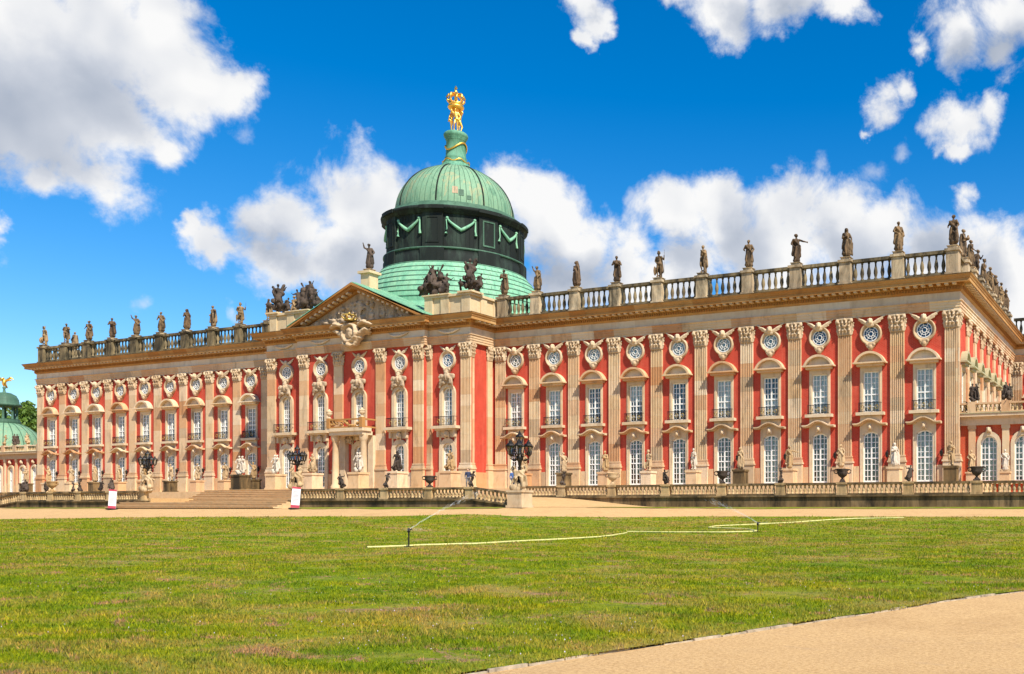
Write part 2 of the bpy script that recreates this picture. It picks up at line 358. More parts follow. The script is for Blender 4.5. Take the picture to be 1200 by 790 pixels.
# ------------------------------------------------------------------ mesh helpers
class MB:
    def __init__(s): s.v = []; s.f = []; s.sm = []
    def add(s, vs, fs, smooth=False):
        o = len(s.v); s.v += [tuple(p) for p in vs]
        s.f += [tuple(i + o for i in f) for f in fs]; s.sm += [smooth] * len(fs)
        return s
    def box(s, x0, x1, y0, y1, z0, z1, taper=0):
        t = taper
        return s.add([(x0, y0, z0), (x1, y0, z0), (x1, y1, z0), (x0, y1, z0), (x0 + t, y0 + t, z1), (x1 - t, y0 + t, z1), (x1 - t, y1 - t, z1), (x0 + t, y1 - t, z1)],
                     [(0, 3, 2, 1), (4, 5, 6, 7), (0, 1, 5, 4), (1, 2, 6, 5), (2, 3, 7, 6), (3, 0, 4, 7)])
    def cbox(s, x, y, z0, z1, w, d, taper=0): return s.box(x - w / 2, x + w / 2, y - d / 2, y + d / 2, z0, z1, taper)
    def prism_y(s, pts, y0, y1, smooth=False):          # polygon in x,z (counter-clockwise seen from -y) extruded along y
        n = len(pts); vs = [(x, y0, z) for x, z in pts] + [(x, y1, z) for x, z in pts]
        s.add(vs, [tuple(range(n)), tuple(range(2 * n - 1, n - 1, -1))])
        s.add(vs, [((i + 1) % n, i, n + i, n + (i + 1) % n) for i in range(n)], smooth); return s
    def prism_z(s, pts, z0, z1):                        # polygon in x,y counter-clockwise from above
        n = len(pts); vs = [(x, y, z0) for x, y in pts] + [(x, y, z1) for x, y in pts]
        return s.add(vs, [tuple(range(n - 1, -1, -1)), tuple(range(n, 2 * n))] + [(i, (i + 1) % n, n + (i + 1) % n, n + i) for i in range(n)])
    def lathe(s, prof, seg=12, c=(0, 0), smooth=True, a0=0.0, a1=None, cap=True):
        full = a1 is None; a1 = 2 * math.pi if full else a1
        n = seg if full else seg + 1; vs = []
        for r, z in prof:
            for i in range(n):
                a = a0 + (a1 - a0) * i / seg; vs.append((c[0] + r * math.cos(a), c[1] + r * math.sin(a), z))
        fs = []
        for k in range(len(prof) - 1):
            for i in range(seg):
                j = (i + 1) % n; fs.append((k * n + i, k * n + j, (k + 1) * n + j, (k + 1) * n + i))
        s.add(vs, fs, smooth)
        if cap and full: s.add(vs, [tuple(range(n - 1, -1, -1)), tuple(range((len(prof) - 1) * n, len(prof) * n))])
        return s
    def tube(s, pts, r, seg=6, smooth=True, cap=True):
        pts = [Vector(p) for p in pts]; rr = r if isinstance(r, (list, tuple)) else [r] * len(pts)
        vs = []
        up = Vector((0, 0, 1))
        for i, p in enumerate(pts):
            t = (pts[min(i + 1, len(pts) - 1)] - pts[max(i - 1, 0)])
            t = t.normalized() if t.length > 1e-9 else Vector((0, 0, 1))
            a = t.cross(up)
            if a.length < .05: a = t.cross(Vector((1, 0, 0)))
            a.normalize(); b = a.cross(t)
            for k in range(seg):
                q = 2 * math.pi * k / seg; vs.append(p + (a * math.cos(q) + b * math.sin(q)) * rr[i])
        n = len(pts); fs = [(i * seg + k, i * seg + (k + 1) % seg, (i + 1) * seg + (k + 1) % seg, (i + 1) * seg + k) for i in range(n - 1) for k in range(seg)]
        s.add(vs, fs, smooth)
        if cap: s.add(vs, [tuple(range(seg - 1, -1, -1)), tuple(range((n - 1) * seg, n * seg))])
        return s
    def ball(s, c, r, seg=10, rings=6, rot=None):
        r = r if isinstance(r, (tuple, list)) else (r, r, r); vs = []; M = rot or Matrix.Identity(3)
        for i in range(1, rings):
            t = math.pi * i / rings
            for k in range(seg):
                a = 2 * math.pi * k / seg
                vs.append(Vector(c) + M @ Vector((r[0] * math.sin(t) * math.cos(a), r[1] * math.sin(t) * math.sin(a), -r[2] * math.cos(t))))
        vs.append(Vector(c) + M @ Vector((0, 0, -r[2]))); vs.append(Vector(c) + M @ Vector((0, 0, r[2])))
        n = (rings - 1) * seg; fs = []
        for i in range(rings - 2):
            for k in range(seg): fs.append((i * seg + k, i * seg + (k + 1) % seg, (i + 1) * seg + (k + 1) % seg, (i + 1) * seg + k))
        for k in range(seg):
            fs.append((n, (k + 1) % seg, k)); fs.append((n + 1, (rings - 2) * seg + k, (rings - 2) * seg + (k + 1) % seg))
        return s.add(vs, fs, True)
    def xform(s, M, start=0):
        for i in range(start, len(s.v)): s.v[i] = tuple(M @ Vector(s.v[i]))
        return s
    def merge(s, o, M=None):
        vs = [tuple(M @ Vector(p)) for p in o.v] if M else o.v
        k = len(s.v); s.v += vs; s.f += [tuple(i + k for i in f) for f in o.f]; s.sm += o.sm; return s
    def mesh(s, name, mat=None):
        me = bpy.data.meshes.new(name); me.from_pydata(s.v, [], s.f)
        me.polygons.foreach_set('use_smooth', s.sm)
        if mat: me.materials.append(MATS[mat])
        me.update(); return me
    def build(s, name, mat, parent=None, loc=(0, 0, 0), rz=0.):
        return inst(name, s.mesh(name, mat), parent, loc, rz)
def inst(name, me, parent=None, loc=(0, 0, 0), rz=0., scale=None, mat=None):
    o = bpy.data.objects.new(name, me); COL.objects.link(o)
    o.location = loc
    if rz: o.rotation_euler = (0, 0, rz)
    if scale is not None: o.scale = scale if isinstance(scale, (tuple, list)) else (scale,) * 3
    if parent: o.parent = parent
    if mat and me:
        o.material_slots[0].link = 'OBJECT'; o.material_slots[0].material = MATS[mat]
    return o
def tag(o, label=None, cat=None, group=None, kind=None):
    for k, v in (('label', label), ('category', cat), ('group', group), ('kind', kind)):
        if v: o[k] = v
    return o
def empty(name, loc=(0, 0, 0), rz=0.):
    return inst(name, None, None, loc, rz)
ORD = ['first', 'second', 'third', 'fourth', 'fifth', 'sixth', 'seventh', 'eighth', 'ninth', 'tenth', 'eleventh', 'twelfth']

# ------------------------------------------------------------------ ground
def front_line(X):                      # the foot of the terrace: pushed forward before the middle of the palace
    a = abs(X); t = min(max((a - 31) / 13, 0), 1); t = t * t * (3 - 2 * t)
    return -20 + 10 * t
QK = [(-60, .16), (-1, .16), (0, .155), (2, .02), (6.5, -.50), (12, -.86), (25, -1.28), (40, -1.50), (60, -1.61), (90, -1.65), (4000, -1.65)]
def terrain(X, Y):
    q = front_line(X) - Y
    for (a, za), (b, zb) in zip(QK, QK[1:]):
        if q <= b:
            t = (q - a) / (b - a); return za + (zb - za) * max(t, 0)
    return -1.65
def on_ground(x, y):
    d = pix_dir(x, y); lo, hi = 2.0, 400.0
    for _ in range(50):
        m = (lo + hi) / 2; p = d * m
        if p.z > terrain(CX + p.x, CY + p.y): lo = m
        else: hi = m
    p = d * lo; X, Y = CX + p.x, CY + p.y
    return Vector((X, Y, terrain(X, Y)))
def structure(o): o['kind'] = 'structure'; return o
def make_ground():
    xs = sorted(set([-3000, -1500, -700, -300, -200, -150] + list(np.arange(-110, 111, 3.0)) + [150, 200, 300, 700, 1500, 3000]))
    ys = sorted(set([-3000, -1500, -600, -300, -200, -150, -120] + list(np.arange(-100, -8, 2.0)) + [-8, 0, 20, 60, 120, 300, 800, 1500, 3000]))
    vs = [(x, y, terrain(x, y)) for y in ys for x in xs]; n = len(xs)
    fs = [(j * n + i, j * n + i + 1, (j + 1) * n + i + 1, (j + 1) * n + i) for j in range(len(ys) - 1) for i in range(n - 1)]
    structure(MB().add(vs, fs, True).build('ground', 'gravel'))
make_ground()
def strip(far, near, rows, lift):
    vs, fs = [], []; n = len(far)
    for r in range(rows + 1):
        t = (r / rows)
        for a, b in zip(far, near):
            x, y = a[0] + (b[0] - a[0]) * t, a[1] + (b[1] - a[1]) * t
            vs.append((x, y, terrain(x, y) + lift))
    for r in range(rows):
        for i in range(n - 1): fs.append((r * n + i, (r + 1) * n + i, (r + 1) * n + i + 1, r * n + i + 1))
    return vs, fs
# lawn: far edge along the drive, near edge along the gravel path
far_px = [(-420, 615), (-200, 611.5), (0, 609), (80, 608), (150, 607), (300, 606), (450, 605.7), (600, 605.6), (800, 605.8), (1000, 606), (1200, 606.2), (1400, 606.6), (1700, 607.5)]
far_w = [on_ground(*p) for p in far_px]
near_px = [(600, 784), (730, 762.5), (830, 749), (950, 730), (1035, 717.5), (1110, 705), (1200, 693.5)]
near_w = [on_ground(*p) for p in near_px]
def resample(pts, n):
    pts = [Vector(p) for p in pts]; L = [0]
    for a, b in zip(pts, pts[1:]): L.append(L[-1] + (b - a).length)
    out = []
    for i in range(n):
        s = L[-1] * i / (n - 1); k = 0
        while k < len(L) - 2 and L[k + 1] < s: k += 1
        out.append(pts[k].lerp(pts[k + 1], (s - L[k]) / (L[k + 1] - L[k])))
    return out
e0 = (near_w[0] - near_w[3]).normalized(); e1 = (near_w[-1] - near_w[3]).normalized()
near_all = [near_w[0] + e0 * 70, near_w[0] + e0 * 20, near_w[0] + e0 * 5] + near_w + [near_w[-1] + e1 * 10, near_w[-1] + e1 * 40]
FAR, NEAR = resample(far_w, 90), resample(near_all, 90)
NEAR = [p + Vector((.05 * math.sin(i * 1.7), .05 * math.sin(i * 2.3), 0)) for i, p in enumerate(NEAR)]
vs, fs = strip(FAR, NEAR, 60, .035)
lawn = structure(MB().add(vs, fs, True).build('lawn', 'lawn_soil'))
# low timber edging between lawn and path
em = MB(); ed = resample(near_all[2:], 120)
for i, (a, b) in enumerate(zip(ed, ed[1:])):
    t = (b - a).normalized(); n = Vector((t.y, -t.x, 0)) * .022
    za, zb = terrain(a.x, a.y), terrain(b.x, b.y); h = .022 + .010 * math.sin(i * 2.1) + .010 * math.sin(i * 5.3)
    g = t * .01
    em.add([(*(a - n + g).xy, za - .05), (*(b - n - g).xy, zb - .05), (*(b + n - g).xy, zb - .05), (*(a + n + g).xy, za - .05), (*(a - n + g).xy, za + h), (*(b - n - g).xy, zb + h), (*(b + n - g).xy, zb + h), (*(a + n + g).xy, za + h)],
           [(0, 3, 2, 1), (4, 5, 6, 7), (0, 1, 5, 4), (1, 2, 6, 5), (2, 3, 7, 6), (3, 0, 4, 7)])
structure(em.build('lawn_edging', 'timber_edge'))
# dry grass strips at the foot of the terrace walls
def verge(x0, x1, w0, w1, n=24):
    xs = np.linspace(x0, x1, n)
    a = [Vector((x, front_line(x) + w0 if not callable(w0) else w0(x), 0)) for x in xs]; b = [Vector((x, (front_line(x) if not callable(w0) else w0(x)) - w1(x), 0)) for x in xs]
    vs, fs = strip(a, b, 3, .03); structure(MB().add(vs, fs, True).build('grass_verge', 'lawn_soil'))
verge(10.5, 31.0, lambda x: -20.2, lambda x: 1.7 + .3 * math.sin(x))
verge(35.5, 80, lambda x: -10.2, lambda x: max(.05, min(1, (x - 35.5) / 6)) * (1.6 + .3 * math.sin(x * .7)) + max(0, (-10.2 - front_line(x))))
verge(-28, -9.5, lambda x: -20.2, lambda x: 1.2 + .3 * math.sin(x))
verge(-60, -34, lambda x: -20.5, lambda x: 1.2)

def make_grass():                       # short blades over the part of the lawn in view, thinning with distance
    n = 950000
    u = rng.random(n); d = 1.0 / (1 / 8.2 - u * (1 / 8.2 - 1 / 62.0)) if False else 8.2 * (98.0 / 8.2) ** u
    xp = -220 + 1680 * rng.random(n)
    rx = (xp - PXC) / F_PX
    X = CX + d * (rx * cs - sn); Y = CY + d * (rx * sn + cs)
    NX, NY = np.array([p.x for p in NEAR]), np.array([p.y for p in NEAR])
    o = np.argsort(NX); near_y = np.interp(X, NX[o], NY[o])
    FX, FY = np.array([p.x for p in FAR]), np.array([p.y for p in FAR]); o = np.argsort(FX)
    far_y = np.interp(X, FX[o], FY[o])
    k = (Y > near_y - .03 - .05 * np.sin(X * 7.) * np.sin(X * 2.3)) & (Y < far_y - .05)
    X, Y, d, near_y = X[k], Y[k], d[k], near_y[k]; n = len(X)
    patch = np.array([mnoise.noise((x * .55, y * .8, 3.1)) for x, y in zip(X[:], Y[:])]) if n < 1900000 else np.zeros(n)
    k = rng.random(n) < np.clip(1.0 - 1.6 * np.maximum(patch - .15, 0), .25, 1); X, Y, d, patch, near_y = X[k], Y[k], d[k], patch[k], near_y[k]; n = len(X)
    xs = front_q = None
    ax = np.abs(X); t = np.clip((ax - 31) / 13, 0, 1); t = t * t * (3 - 2 * t); q = (-20 + 10 * t) - Y
    Z = np.interp(q, [a for a, b in QK], [b for a, b in QK]) + .02
    h = (.022 + .035 * rng.random(n) ** 2) * np.where(rng.random(n) < .04, 1.8, 1.0) * (1 + .5 * np.clip(-patch, -.5, 1)) * (1 + d / 90)
    w = .0045 * (1 + d / 8)
    a = rng.random(n) * 2 * np.pi; lean = .9 * rng.random(n); b = rng.random(n) * 2 * np.pi
    V = np.empty((n, 3, 3))
    V[:, 0] = np.stack([X - w * np.cos(a), Y - w * np.sin(a), Z], 1); V[:, 1] = np.stack([X + w * np.cos(a), Y + w * np.sin(a), Z], 1)
    V[:, 2] = np.stack([X + lean * h * np.cos(b), Y + lean * h * np.sin(b), Z + h], 1)
    me = bpy.data.meshes.new('grass'); me.vertices.add(3 * n); me.vertices.foreach_set('co', V.ravel())
    me.loops.add(3 * n); me.loops.foreach_set('vertex_index', np.arange(3 * n, dtype=np.int32))
    me.polygons.add(n); me.polygons.foreach_set('loop_start', np.arange(0, 3 * n, 3, dtype=np.int32))
    at = me.attributes.new('tone', 'FLOAT', 'POINT'); at.data.foreach_set('value', np.repeat(rng.random(n), 3).astype(np.float32))
    fr = np.clip(1 - (Y - near_y) / (.9 + 1.2 * np.clip(patch + .3, 0, 1)), 0, 1) * (.3 + .7 * rng.random(n))
    at = me.attributes.new('dry', 'FLOAT', 'POINT'); at.data.foreach_set('value', np.repeat(fr, 3).astype(np.float32))
    me.materials.append(MATS['grass_blade']); me.update(); me.validate()
    g = inst('grass', me); tag(g, 'short patchy green grass covering the lawn before the palace', 'grass', kind='stuff')
    # clover heads dotted in the near grass
    fm = MB()
    sel = rng.choice(np.nonzero(d < 24)[0], 420, replace=False)
    for i in sel:
        if mnoise.noise((X[i] * .25, Y[i] * .25, 9)) < -.02: continue
        s = .005 + .004 * random.random(); fm.add([(X[i] - s, Y[i], Z[i] + .04), (X[i], Y[i] - s, Z[i] + .04), (X[i] + s, Y[i], Z[i] + .04), (X[i], Y[i] + s, Z[i] + .04), (X[i], Y[i], Z[i] + .04 + s * 1.4), (X[i], Y[i], Z[i] + .035 - s)],
                                                      [(0, 1, 4), (1, 2, 4), (2, 3, 4), (3, 0, 4), (1, 0, 5), (2, 1, 5), (3, 2, 5), (0, 3, 5)])
    tag(fm.build('clover_flowers', 'petal'), 'tiny pale clover flowers dotted in the near grass', 'flowers', kind='stuff')
make_grass()
# ------------------------------------------------------------------ figures: fused from limbs and drapery, then shared
def cap_prims(p0, r0, p1, r1): return ('c', Vector(p0), r0, Vector(p1), r1)
def prims_mb(prims, seg=10):
    m = MB()
    for p in prims:
        if p[0] == 'c':
            _, a, ra, b, rb = p
            m.tube([a, b], [ra, rb], seg); m.ball(a, ra, seg, 6); m.ball(b, rb, seg, 6)
        elif p[0] == 'e': m.ball(p[1], p[2], 12, 8, p[3] if len(p) > 3 else None)
        elif p[0] == 'b': m.box(*p[1])
        elif p[0] == 'l': m.lathe(p[1], 14, p[2] if len(p) > 2 else (0, 0))
    return m
def xf(prims, M):
    s = M.to_scale()[0]; R3 = M.to_3x3().normalized(); out = []
    for p in prims:
        if p[0] == 'c': out.append(('c', M @ p[1], p[2] * s, M @ p[3], p[4] * s))
        elif p[0] == 'e': out.append(('e', M @ Vector(p[1]), tuple(q * s for q in (p[2] if isinstance(p[2], tuple) else (p[2],) * 3)), R3 @ (p[3] if len(p) > 3 else Matrix.Identity(3))))
        elif p[0] == 'b':
            x0, x1, y0, y1, z0, z1 = p[1][:6]; c = M @ Vector(((x0 + x1) / 2, (y0 + y1) / 2, (z0 + z1) / 2)); out.append(('e', c, ((x1 - x0) * .6 * s, (y1 - y0) * .6 * s, (z1 - z0) * .6 * s), R3))
    return out
def figure(robe=1.0, la=((-.36, -.02, 1.16), (-.22, -.26, 1.02)), ra=((.34, .05, 1.16), (.30, -.16, .92)), turn=0., hip=.05, cloak=True, hat=None, extra=(), legs=None, bare=False):
    """standing figure 1.8 high facing -y; la/ra: elbow and hand"""
    P = []; c = cap_prims
    hx = hip
    P += [('e', (hx, 0, .98), (.175, .135, .17)), ('e', (hx * .3, -.01, 1.2), (.165, .12, .2)), ('e', (-hx * .3, 0, 1.36), (.20, .135, .16))]
    P += [c((-hx * .3, 0, 1.46), .07, (-hx * .4, -.02, 1.58), .06)]
    hd = Vector((-hx * .4, -.035, 1.69)); P += [('e', hd, (.092, .112, .125)), ('e', hd + Vector((math.sin(turn) * .09, -math.cos(turn) * .09, -.03)), (.045, .05, .06)), ('e', hd + Vector((-math.sin(turn) * .04, .045, .03)), (.108, .105, .11))]
    P += [c(hd + Vector((math.sin(turn) * .11, -math.cos(turn) * .11, .0)), .02, hd + Vector((math.sin(turn) * .12, -math.cos(turn) * .125, -.03)), .022)]
    for sgn, arm in ((-1, la), (1, ra)):
        sh = Vector((sgn * .195 - hx * .3, 0, 1.43)); el, hn = Vector(arm[0]), Vector(arm[1])
        P += [c(sh, .078, el, .06), c(el, .058, hn, .042), ('e', hn + (hn - el).normalized() * .05, (.05, .045, .06))]
    lg = legs or (((-.11, -.14, .52), (-.13, .02, .08)), ((.10, .02, .5), (.12, .03, .08)))
    for sgn, (kn, an) in zip((-1, 1), lg):
        P += [c((sgn * .095 + hx, 0, .92), .11, kn, .072), c(kn, .07, an, .045), ('e', Vector(an) + Vector((sgn * .02, -.07, -.045)), (.05, .125, .045))]
    if robe:
        r = robe
        P += [c((hx, 0, 1.0), .17, (hx * .6, .02, .55), .23 * r), c((hx * .6, .02, .6), .23 * r, (0, .03, .13), .27 * r), ('e', (0, .03, .1), (.30 * r, .27 * r, .11))]
        P += [c((-.2, -.08, 1.42), .07, (.16, -.14, 1.02), .075), c((.18, -.12, 1.0), .08, (.22, -.1, .35), .075), c((-.05, -.16, .95), .07, (-.14, -.2, .3), .06)]
    if cloak: P += [c((-.13, .12, 1.42), .09, (-.2, .16, .5), .12), c((.1, .12, 1.42), .09, (.16, .17, .4), .13), c((0, .13, 1.3), .12, (0, .18, .35), .13)]
    if not robe: P += [c((.05, .14, .02), .13, (.08, .12, .62), .09), ('e', (hx, -.03, .93), (.19, .15, .12))]
    if hat == 'helmet': P += [('e', hd + Vector((0, .02, .08)), (.115, .135, .10)), c(hd + Vector((0, -.1, .16)), .03, hd + Vector((0, .14, .16)), .045)]
    if hat == 'wreath': P += [('e', hd + Vector((0, .01, .06)), (.125, .13, .05))]
    P += list(extra)
    return P
FIG = {}
def fuse(name, prims, voxel=.035, folds=.016, k=9, mat='statue_roof', seed=0):
    me = prims_mb(prims).mesh(name + '_raw')
    tmp = bpy.data.objects.new(name + '_tmp', me); COL.objects.link(tmp)
    md = tmp.modifiers.new('r', 'REMESH'); md.mode = 'VOXEL'; md.voxel_size = voxel; md.use_smooth_shade = True
    sm = tmp.modifiers.new('s', 'SMOOTH'); sm.iterations = 2; sm.factor = .5
    dg = bpy.context.evaluated_depsgraph_get(); out = bpy.data.meshes.new_from_object(tmp.evaluated_get(dg))
    bpy.data.objects.remove(tmp); bpy.data.meshes.remove(me)
    n = len(out.vertices); co = np.empty(n * 3); out.vertices.foreach_get('co', co); co = co.reshape(-1, 3)
    no = np.empty(n * 3); out.vertices.foreach_get('normal', no); no = no.reshape(-1, 3)
    th = np.arctan2(co[:, 1], co[:, 0]); z = co[:, 2]
    amp = folds * np.clip((1.05 - z) / .3, 0.15, 1)
    f = np.sin(th * k + 2.2 * np.sin(z * 3 + seed) + seed) * amp
    f += np.array([mnoise.noise((x * 7 + seed, y * 7, zz * 5)) for x, y, zz in co]) * folds * .9
    co += no * f[:, None]; out.vertices.foreach_set('co', co.ravel())
    out.name = name; out.materials.clear(); out.materials.append(MATS[mat])
    out.polygons.foreach_set('use_smooth', [True] * len(out.polygons)); out.update()
    FIG[name] = out; return out
c_ = cap_prims
fuse('robed', figure(), seed=1)
fuse('robed_raised', figure(la=((-.38, -.05, 1.5), (-.40, -.18, 1.78)), hip=.07, turn=.5, hat='wreath'), seed=2)
fuse('warrior', figure(robe=0, ra=((.38, .0, 1.2), (.46, -.12, 1.4)), la=((-.36, .08, 1.18), (-.18, -.06, 1.0)), hat='helmet', turn=-.6,
                       extra=[c_((.50, -.16, .05), .022, (.49, -.15, 1.9), .02), ('e', (-.28, -.12, .42), (.05, .24, .34))]), folds=.008, seed=3)
fuse('bearer', figure(robe=.9, la=((-.34, -.08, 1.15), (-.10, -.3, 1.18)), ra=((.34, -.08, 1.14), (.14, -.3, 1.14)), turn=.2,
                      extra=[('e', (.02, -.32, 1.2), (.16, .12, .13)), ('e', (.02, -.32, 1.34), (.09, .08, .1))]), seed=4)
fuse('hero', figure(robe=0, hip=-.07, la=((-.35, .1, 1.2), (-.22, .14, .98)), ra=((.36, -.08, 1.2), (.2, -.28, 1.36)), turn=.7), folds=.008, seed=5)
fuse('matron', figure(robe=1.12, la=((-.3, -.06, 1.12), (-.04, -.2, 1.22)), ra=((.33, .02, 1.14), (.34, -.06, .86)), turn=-.4, extra=[c_((0, .05, 1.72), .13, (0, .1, 1.4), .15), c_((.36, -.1, .02), .07, (.36, -.08, .8), .07)]), seed=6)
fuse('pointing', figure(robe=.8, ra=((.42, -.06, 1.34), (.64, -.14, 1.28)), la=((-.34, .02, 1.16), (-.24, -.18, .96)), turn=.9, hip=.08), seed=7)
fuse('with_child', figure(robe=1.0, hip=-.06, turn=-.5, extra=[('e', (.3, -.16, .62), (.1, .09, .11)), c_((.3, -.14, .5), .1, (.3, -.1, .12), .13), c_((.28, -.2, .48), .045, (.12, -.24, .74), .04)]), seed=8)
STAND = ['robed', 'warrior', 'bearer', 'matron', 'hero', 'robed_raised', 'pointing', 'with_child']
LOOK = {'robed': 'robed', 'warrior': 'helmeted spear-bearing', 'bearer': 'bowl-carrying robed', 'matron': 'veiled robed', 'hero': 'bare-chested', 'robed_raised': 'robed raised-arm', 'pointing': 'robed arm-outstretched', 'with_child': 'robed with-child'}
def seated(): return figure(robe=.8, cloak=True, legs=(((-.14, -.38, .86), (-.16, -.42, .42)), ((.12, -.36, .80), (.16, -.5, .38))), la=((-.38, -.02, 1.2), (-.3, -.26, 1.0)), ra=((.4, -.05, 1.35), (.5, -.2, 1.55)), extra=[c_((.0, -.2, .9), .16, (0, -.36, .55), .17)])
def putto(): return xf(figure(robe=0, cloak=False, hip=.06, la=((-.34, -.1, 1.25), (-.3, -.28, 1.42)), ra=((.36, -.05, 1.2), (.4, -.2, 1.05)), extra=[('e', (0, -.02, 1.70), (.15, .16, .16)), ('e', (0, -.08, 1.08), (.2, .18, .2))]), Matrix.Scale(.62, 4))
def M4(x, y, z, rz=0, s=1., ry=0., rx=0.): return Matrix.Translation((x, y, z)) @ Matrix.Rotation(rz, 4, 'Z') @ Matrix.Rotation(ry, 4, 'Y') @ Matrix.Rotation(rx, 4, 'X') @ Matrix.Scale(s, 4)
def lumps(n, sx, sy, z0, z1, r0, r1, seed):
    q = random.Random(seed); return [('e', (q.uniform(-sx, sx), q.uniform(-sy, sy), q.uniform(z0, z1)), (q.uniform(r0, r1), q.uniform(r0, r1), q.uniform(r0, r1))) for _ in range(n)]
grp_a = xf(seated(), M4(-.1, 0, .35, .2, 1.25)) + xf(seated(), M4(.85, .1, .1, .9, 1.0, .25)) + xf(seated(), M4(-1.0, 0, .05, -.8, .95, -.3)) + xf(putto(), M4(1.5, .0, 0, .4, .95)) + lumps(22, 1.3, .35, .1, .8, .18, .36, 3) + lumps(18, .85, .3, .7, 1.75, .18, .34, 13) + [c_((-1.6, 0, .1), .12, (-1.2, 0, .9), .16), c_((.2, -.1, 1.5), .05, (-.5, -.1, 2.6), .06), c_((.4, 0, 1.6), .06, (1.0, 0, 2.5), .09)]
fuse('group_wide', grp_a, .06, .03, 7, 'statue_dark', 3)
grp_b = xf(seated(), M4(0, 0, .5, .3, 1.3)) + xf(putto(), M4(-.95, 0, 0, -.3, 1.0)) + xf(seated(), M4(.55, .1, .0, 1.0, .95, .3)) + lumps(14, .8, .35, .1, .9, .16, .34, 6) + lumps(14, .42, .3, .8, 2.2, .18, .32, 16) + [c_((.1, 0, 1.9), .1, (.5, .05, 2.75), .16), c_((-.1, 0, 1.9), .09, (-.5, .05, 2.55), .14)]
fuse('group_tall', grp_b, .055, .03, 7, 'statue_dark', 4)
grp_c = xf(figure(robe=0, hip=.08, hat=None, turn=.5), M4(-.28, 0, .08, .2, 1.0, .08)) + xf(figure(robe=.6, hip=-.08, ra=((.36, -.1, 1.3), (.2, -.3, 1.5))), M4(.28, -.02, .06, -.4, 1.0, -.08)) + lumps(8, .5, .2, .0, .4, .12, .22, 9)
fuse('group_pair', grp_c, .04, .014, 9, 'statue_white', 5)
grp_d = xf(figure(robe=.7, hip=.06), M4(-.2, 0, .08, .3, .95, .1)) + xf(seated(), M4(.3, -.1, -.1, -.6, .95, .0)) + lumps(10, .45, .25, 0, .6, .12, .24, 12)
fuse('group_struggle', grp_d, .04, .014, 9, 'statue_ochre', 6)
small_a = xf(putto(), M4(0, 0, .12, 0, .95, .22)) + lumps(6, .18, .12, 0, .3, .08, .16, 2) + [c_((.1, .1, .9), .07, (.34, .12, 1.15), .05)]
fuse('putto_leaning', small_a, .032, .012, 6, 'statue_dark', 7)
small_b = xf(seated(), M4(0, .1, -.15, .4, .78, -.15)) + lumps(8, .22, .14, 0, .3, .08, .18, 5)
fuse('triton', small_b, .034, .014, 6, 'statue_dark', 8)
grace = lambda: figure(robe=0, cloak=False, hip=.07, la=((-.36, -.1, 1.58), (-.2, .16, 1.86)), ra=((.36, -.08, 1.56), (.2, .16, 1.86)), extra=[c_((.1, -.1, .95), .09, (.16, -.1, .25), .08)])
def grace2():
    P = figure(robe=.0, cloak=False, hip=.07, la=((-.34, -.06, 1.62), (-.18, .18, 1.9)), ra=((.36, .0, 1.15), (.26, -.14, .9)))
    return [p for p in P if not (p[0] == 'c' and abs(p[1].y - .14) < 1e-6)]
fuse('grace', grace2(), .03, .004, 5, 'gold', 9)
# small stone ornaments
fuse('mask_cluster', lumps(26, .72, .10, -.1, .75, .14, .24, 21) + [('e', (0, -.18, .55), (.2, .2, .26)), ('e', (-.32, -.15, .5), (.15, .16, .2)), ('e', (.32, -.15, .5), (.15, .16, .2)), c_((-.8, -.05, -.45), .1, (-.6, -.1, .2), .14), c_((.8, -.05, -.45), .1, (.6, -.1, .2), .14), ('e', (0, -.12, .9), (.22, .14, .18))], .05, .03, 9, 'relief_stone', 3)
fuse('cherub', [('e', (0, -.22, .02), (.17, .17, .20)), ('e', (0, -.2, .12), (.19, .17, .14)), ('e', (0, -.33, -.02), (.05, .05, .06)), ('e', (0, -.12, -.2), (.28, .12, .14))] +
     [q for s in (-1, 1) for q in (c_((s * .15, -.12, -.12), .10, (s * .55, -.1, .16), .09), c_((s * .5, -.1, .12), .09, (s * .98, -.08, .40), .045), c_((s * .4, -.1, -.02), .07, (s * .84, -.08, .20), .04), c_((s * .3, -.1, -.12), .07, (s * .66, -.08, .02), .04))], .032, .01, 12, 'sandstone_pale', 4)
fuse('cartouche', [('e', (0, -.12, .05), (.46, .20, .58))] + [c_((.62 * math.cos(t), -.2, .05 + .78 * math.sin(t)), .13, (.62 * math.cos(t + .53), -.2, .05 + .78 * math.sin(t + .53)), .15) for t in [i * .5236 for i in range(12)]]
     + [q for s in (-1, 1) for q in (c_((s * .7, -.1, .75), .16, (s * 1.25, -.16, .95), .2), c_((s * 1.2, -.14, .95), .18, (s * 1.75, -.1, .7), .13), c_((s * .8, -.1, -.1), .18, (s * 1.25, -.14, .35), .16), c_((s * .75, -.1, -.4), .17, (s * .35, -.16, -1.0), .14), c_((s * 1.1, -.1, .2), .12, (s * 1.6, -.08, .3), .08))]
     + [('e', (0, -.2, -1.0), (.26, .2, .3))] + lumps(44, 1.35, .10, -.1, 1.15, .09, .17, 8) + lumps(18, .6, .1, -1.0, -.1, .09, .16, 9), .05, .03, 2, 'capital_stone', 5)
fuse('pediment_relief', [q for i in range(9) for q in xf(figure(robe=.7, cloak=False), M4(-3.2 + .8 * i + .2 * math.sin(i * 3), .06, .25 + .1 * math.sin(i * 2), .6 * math.sin(i * 4), .78 + (1.05 - .33 * abs(i - 4) / 1.2) * .55 * .6, .25 * math.sin(i * 5)))] + lumps(46, 4.6, .08, .12, .8, .14, .3, 31) + lumps(20, 1.8, .08, .8, 2.2, .14, .3, 33), .07, .04, 9, 'relief_stone', 6)
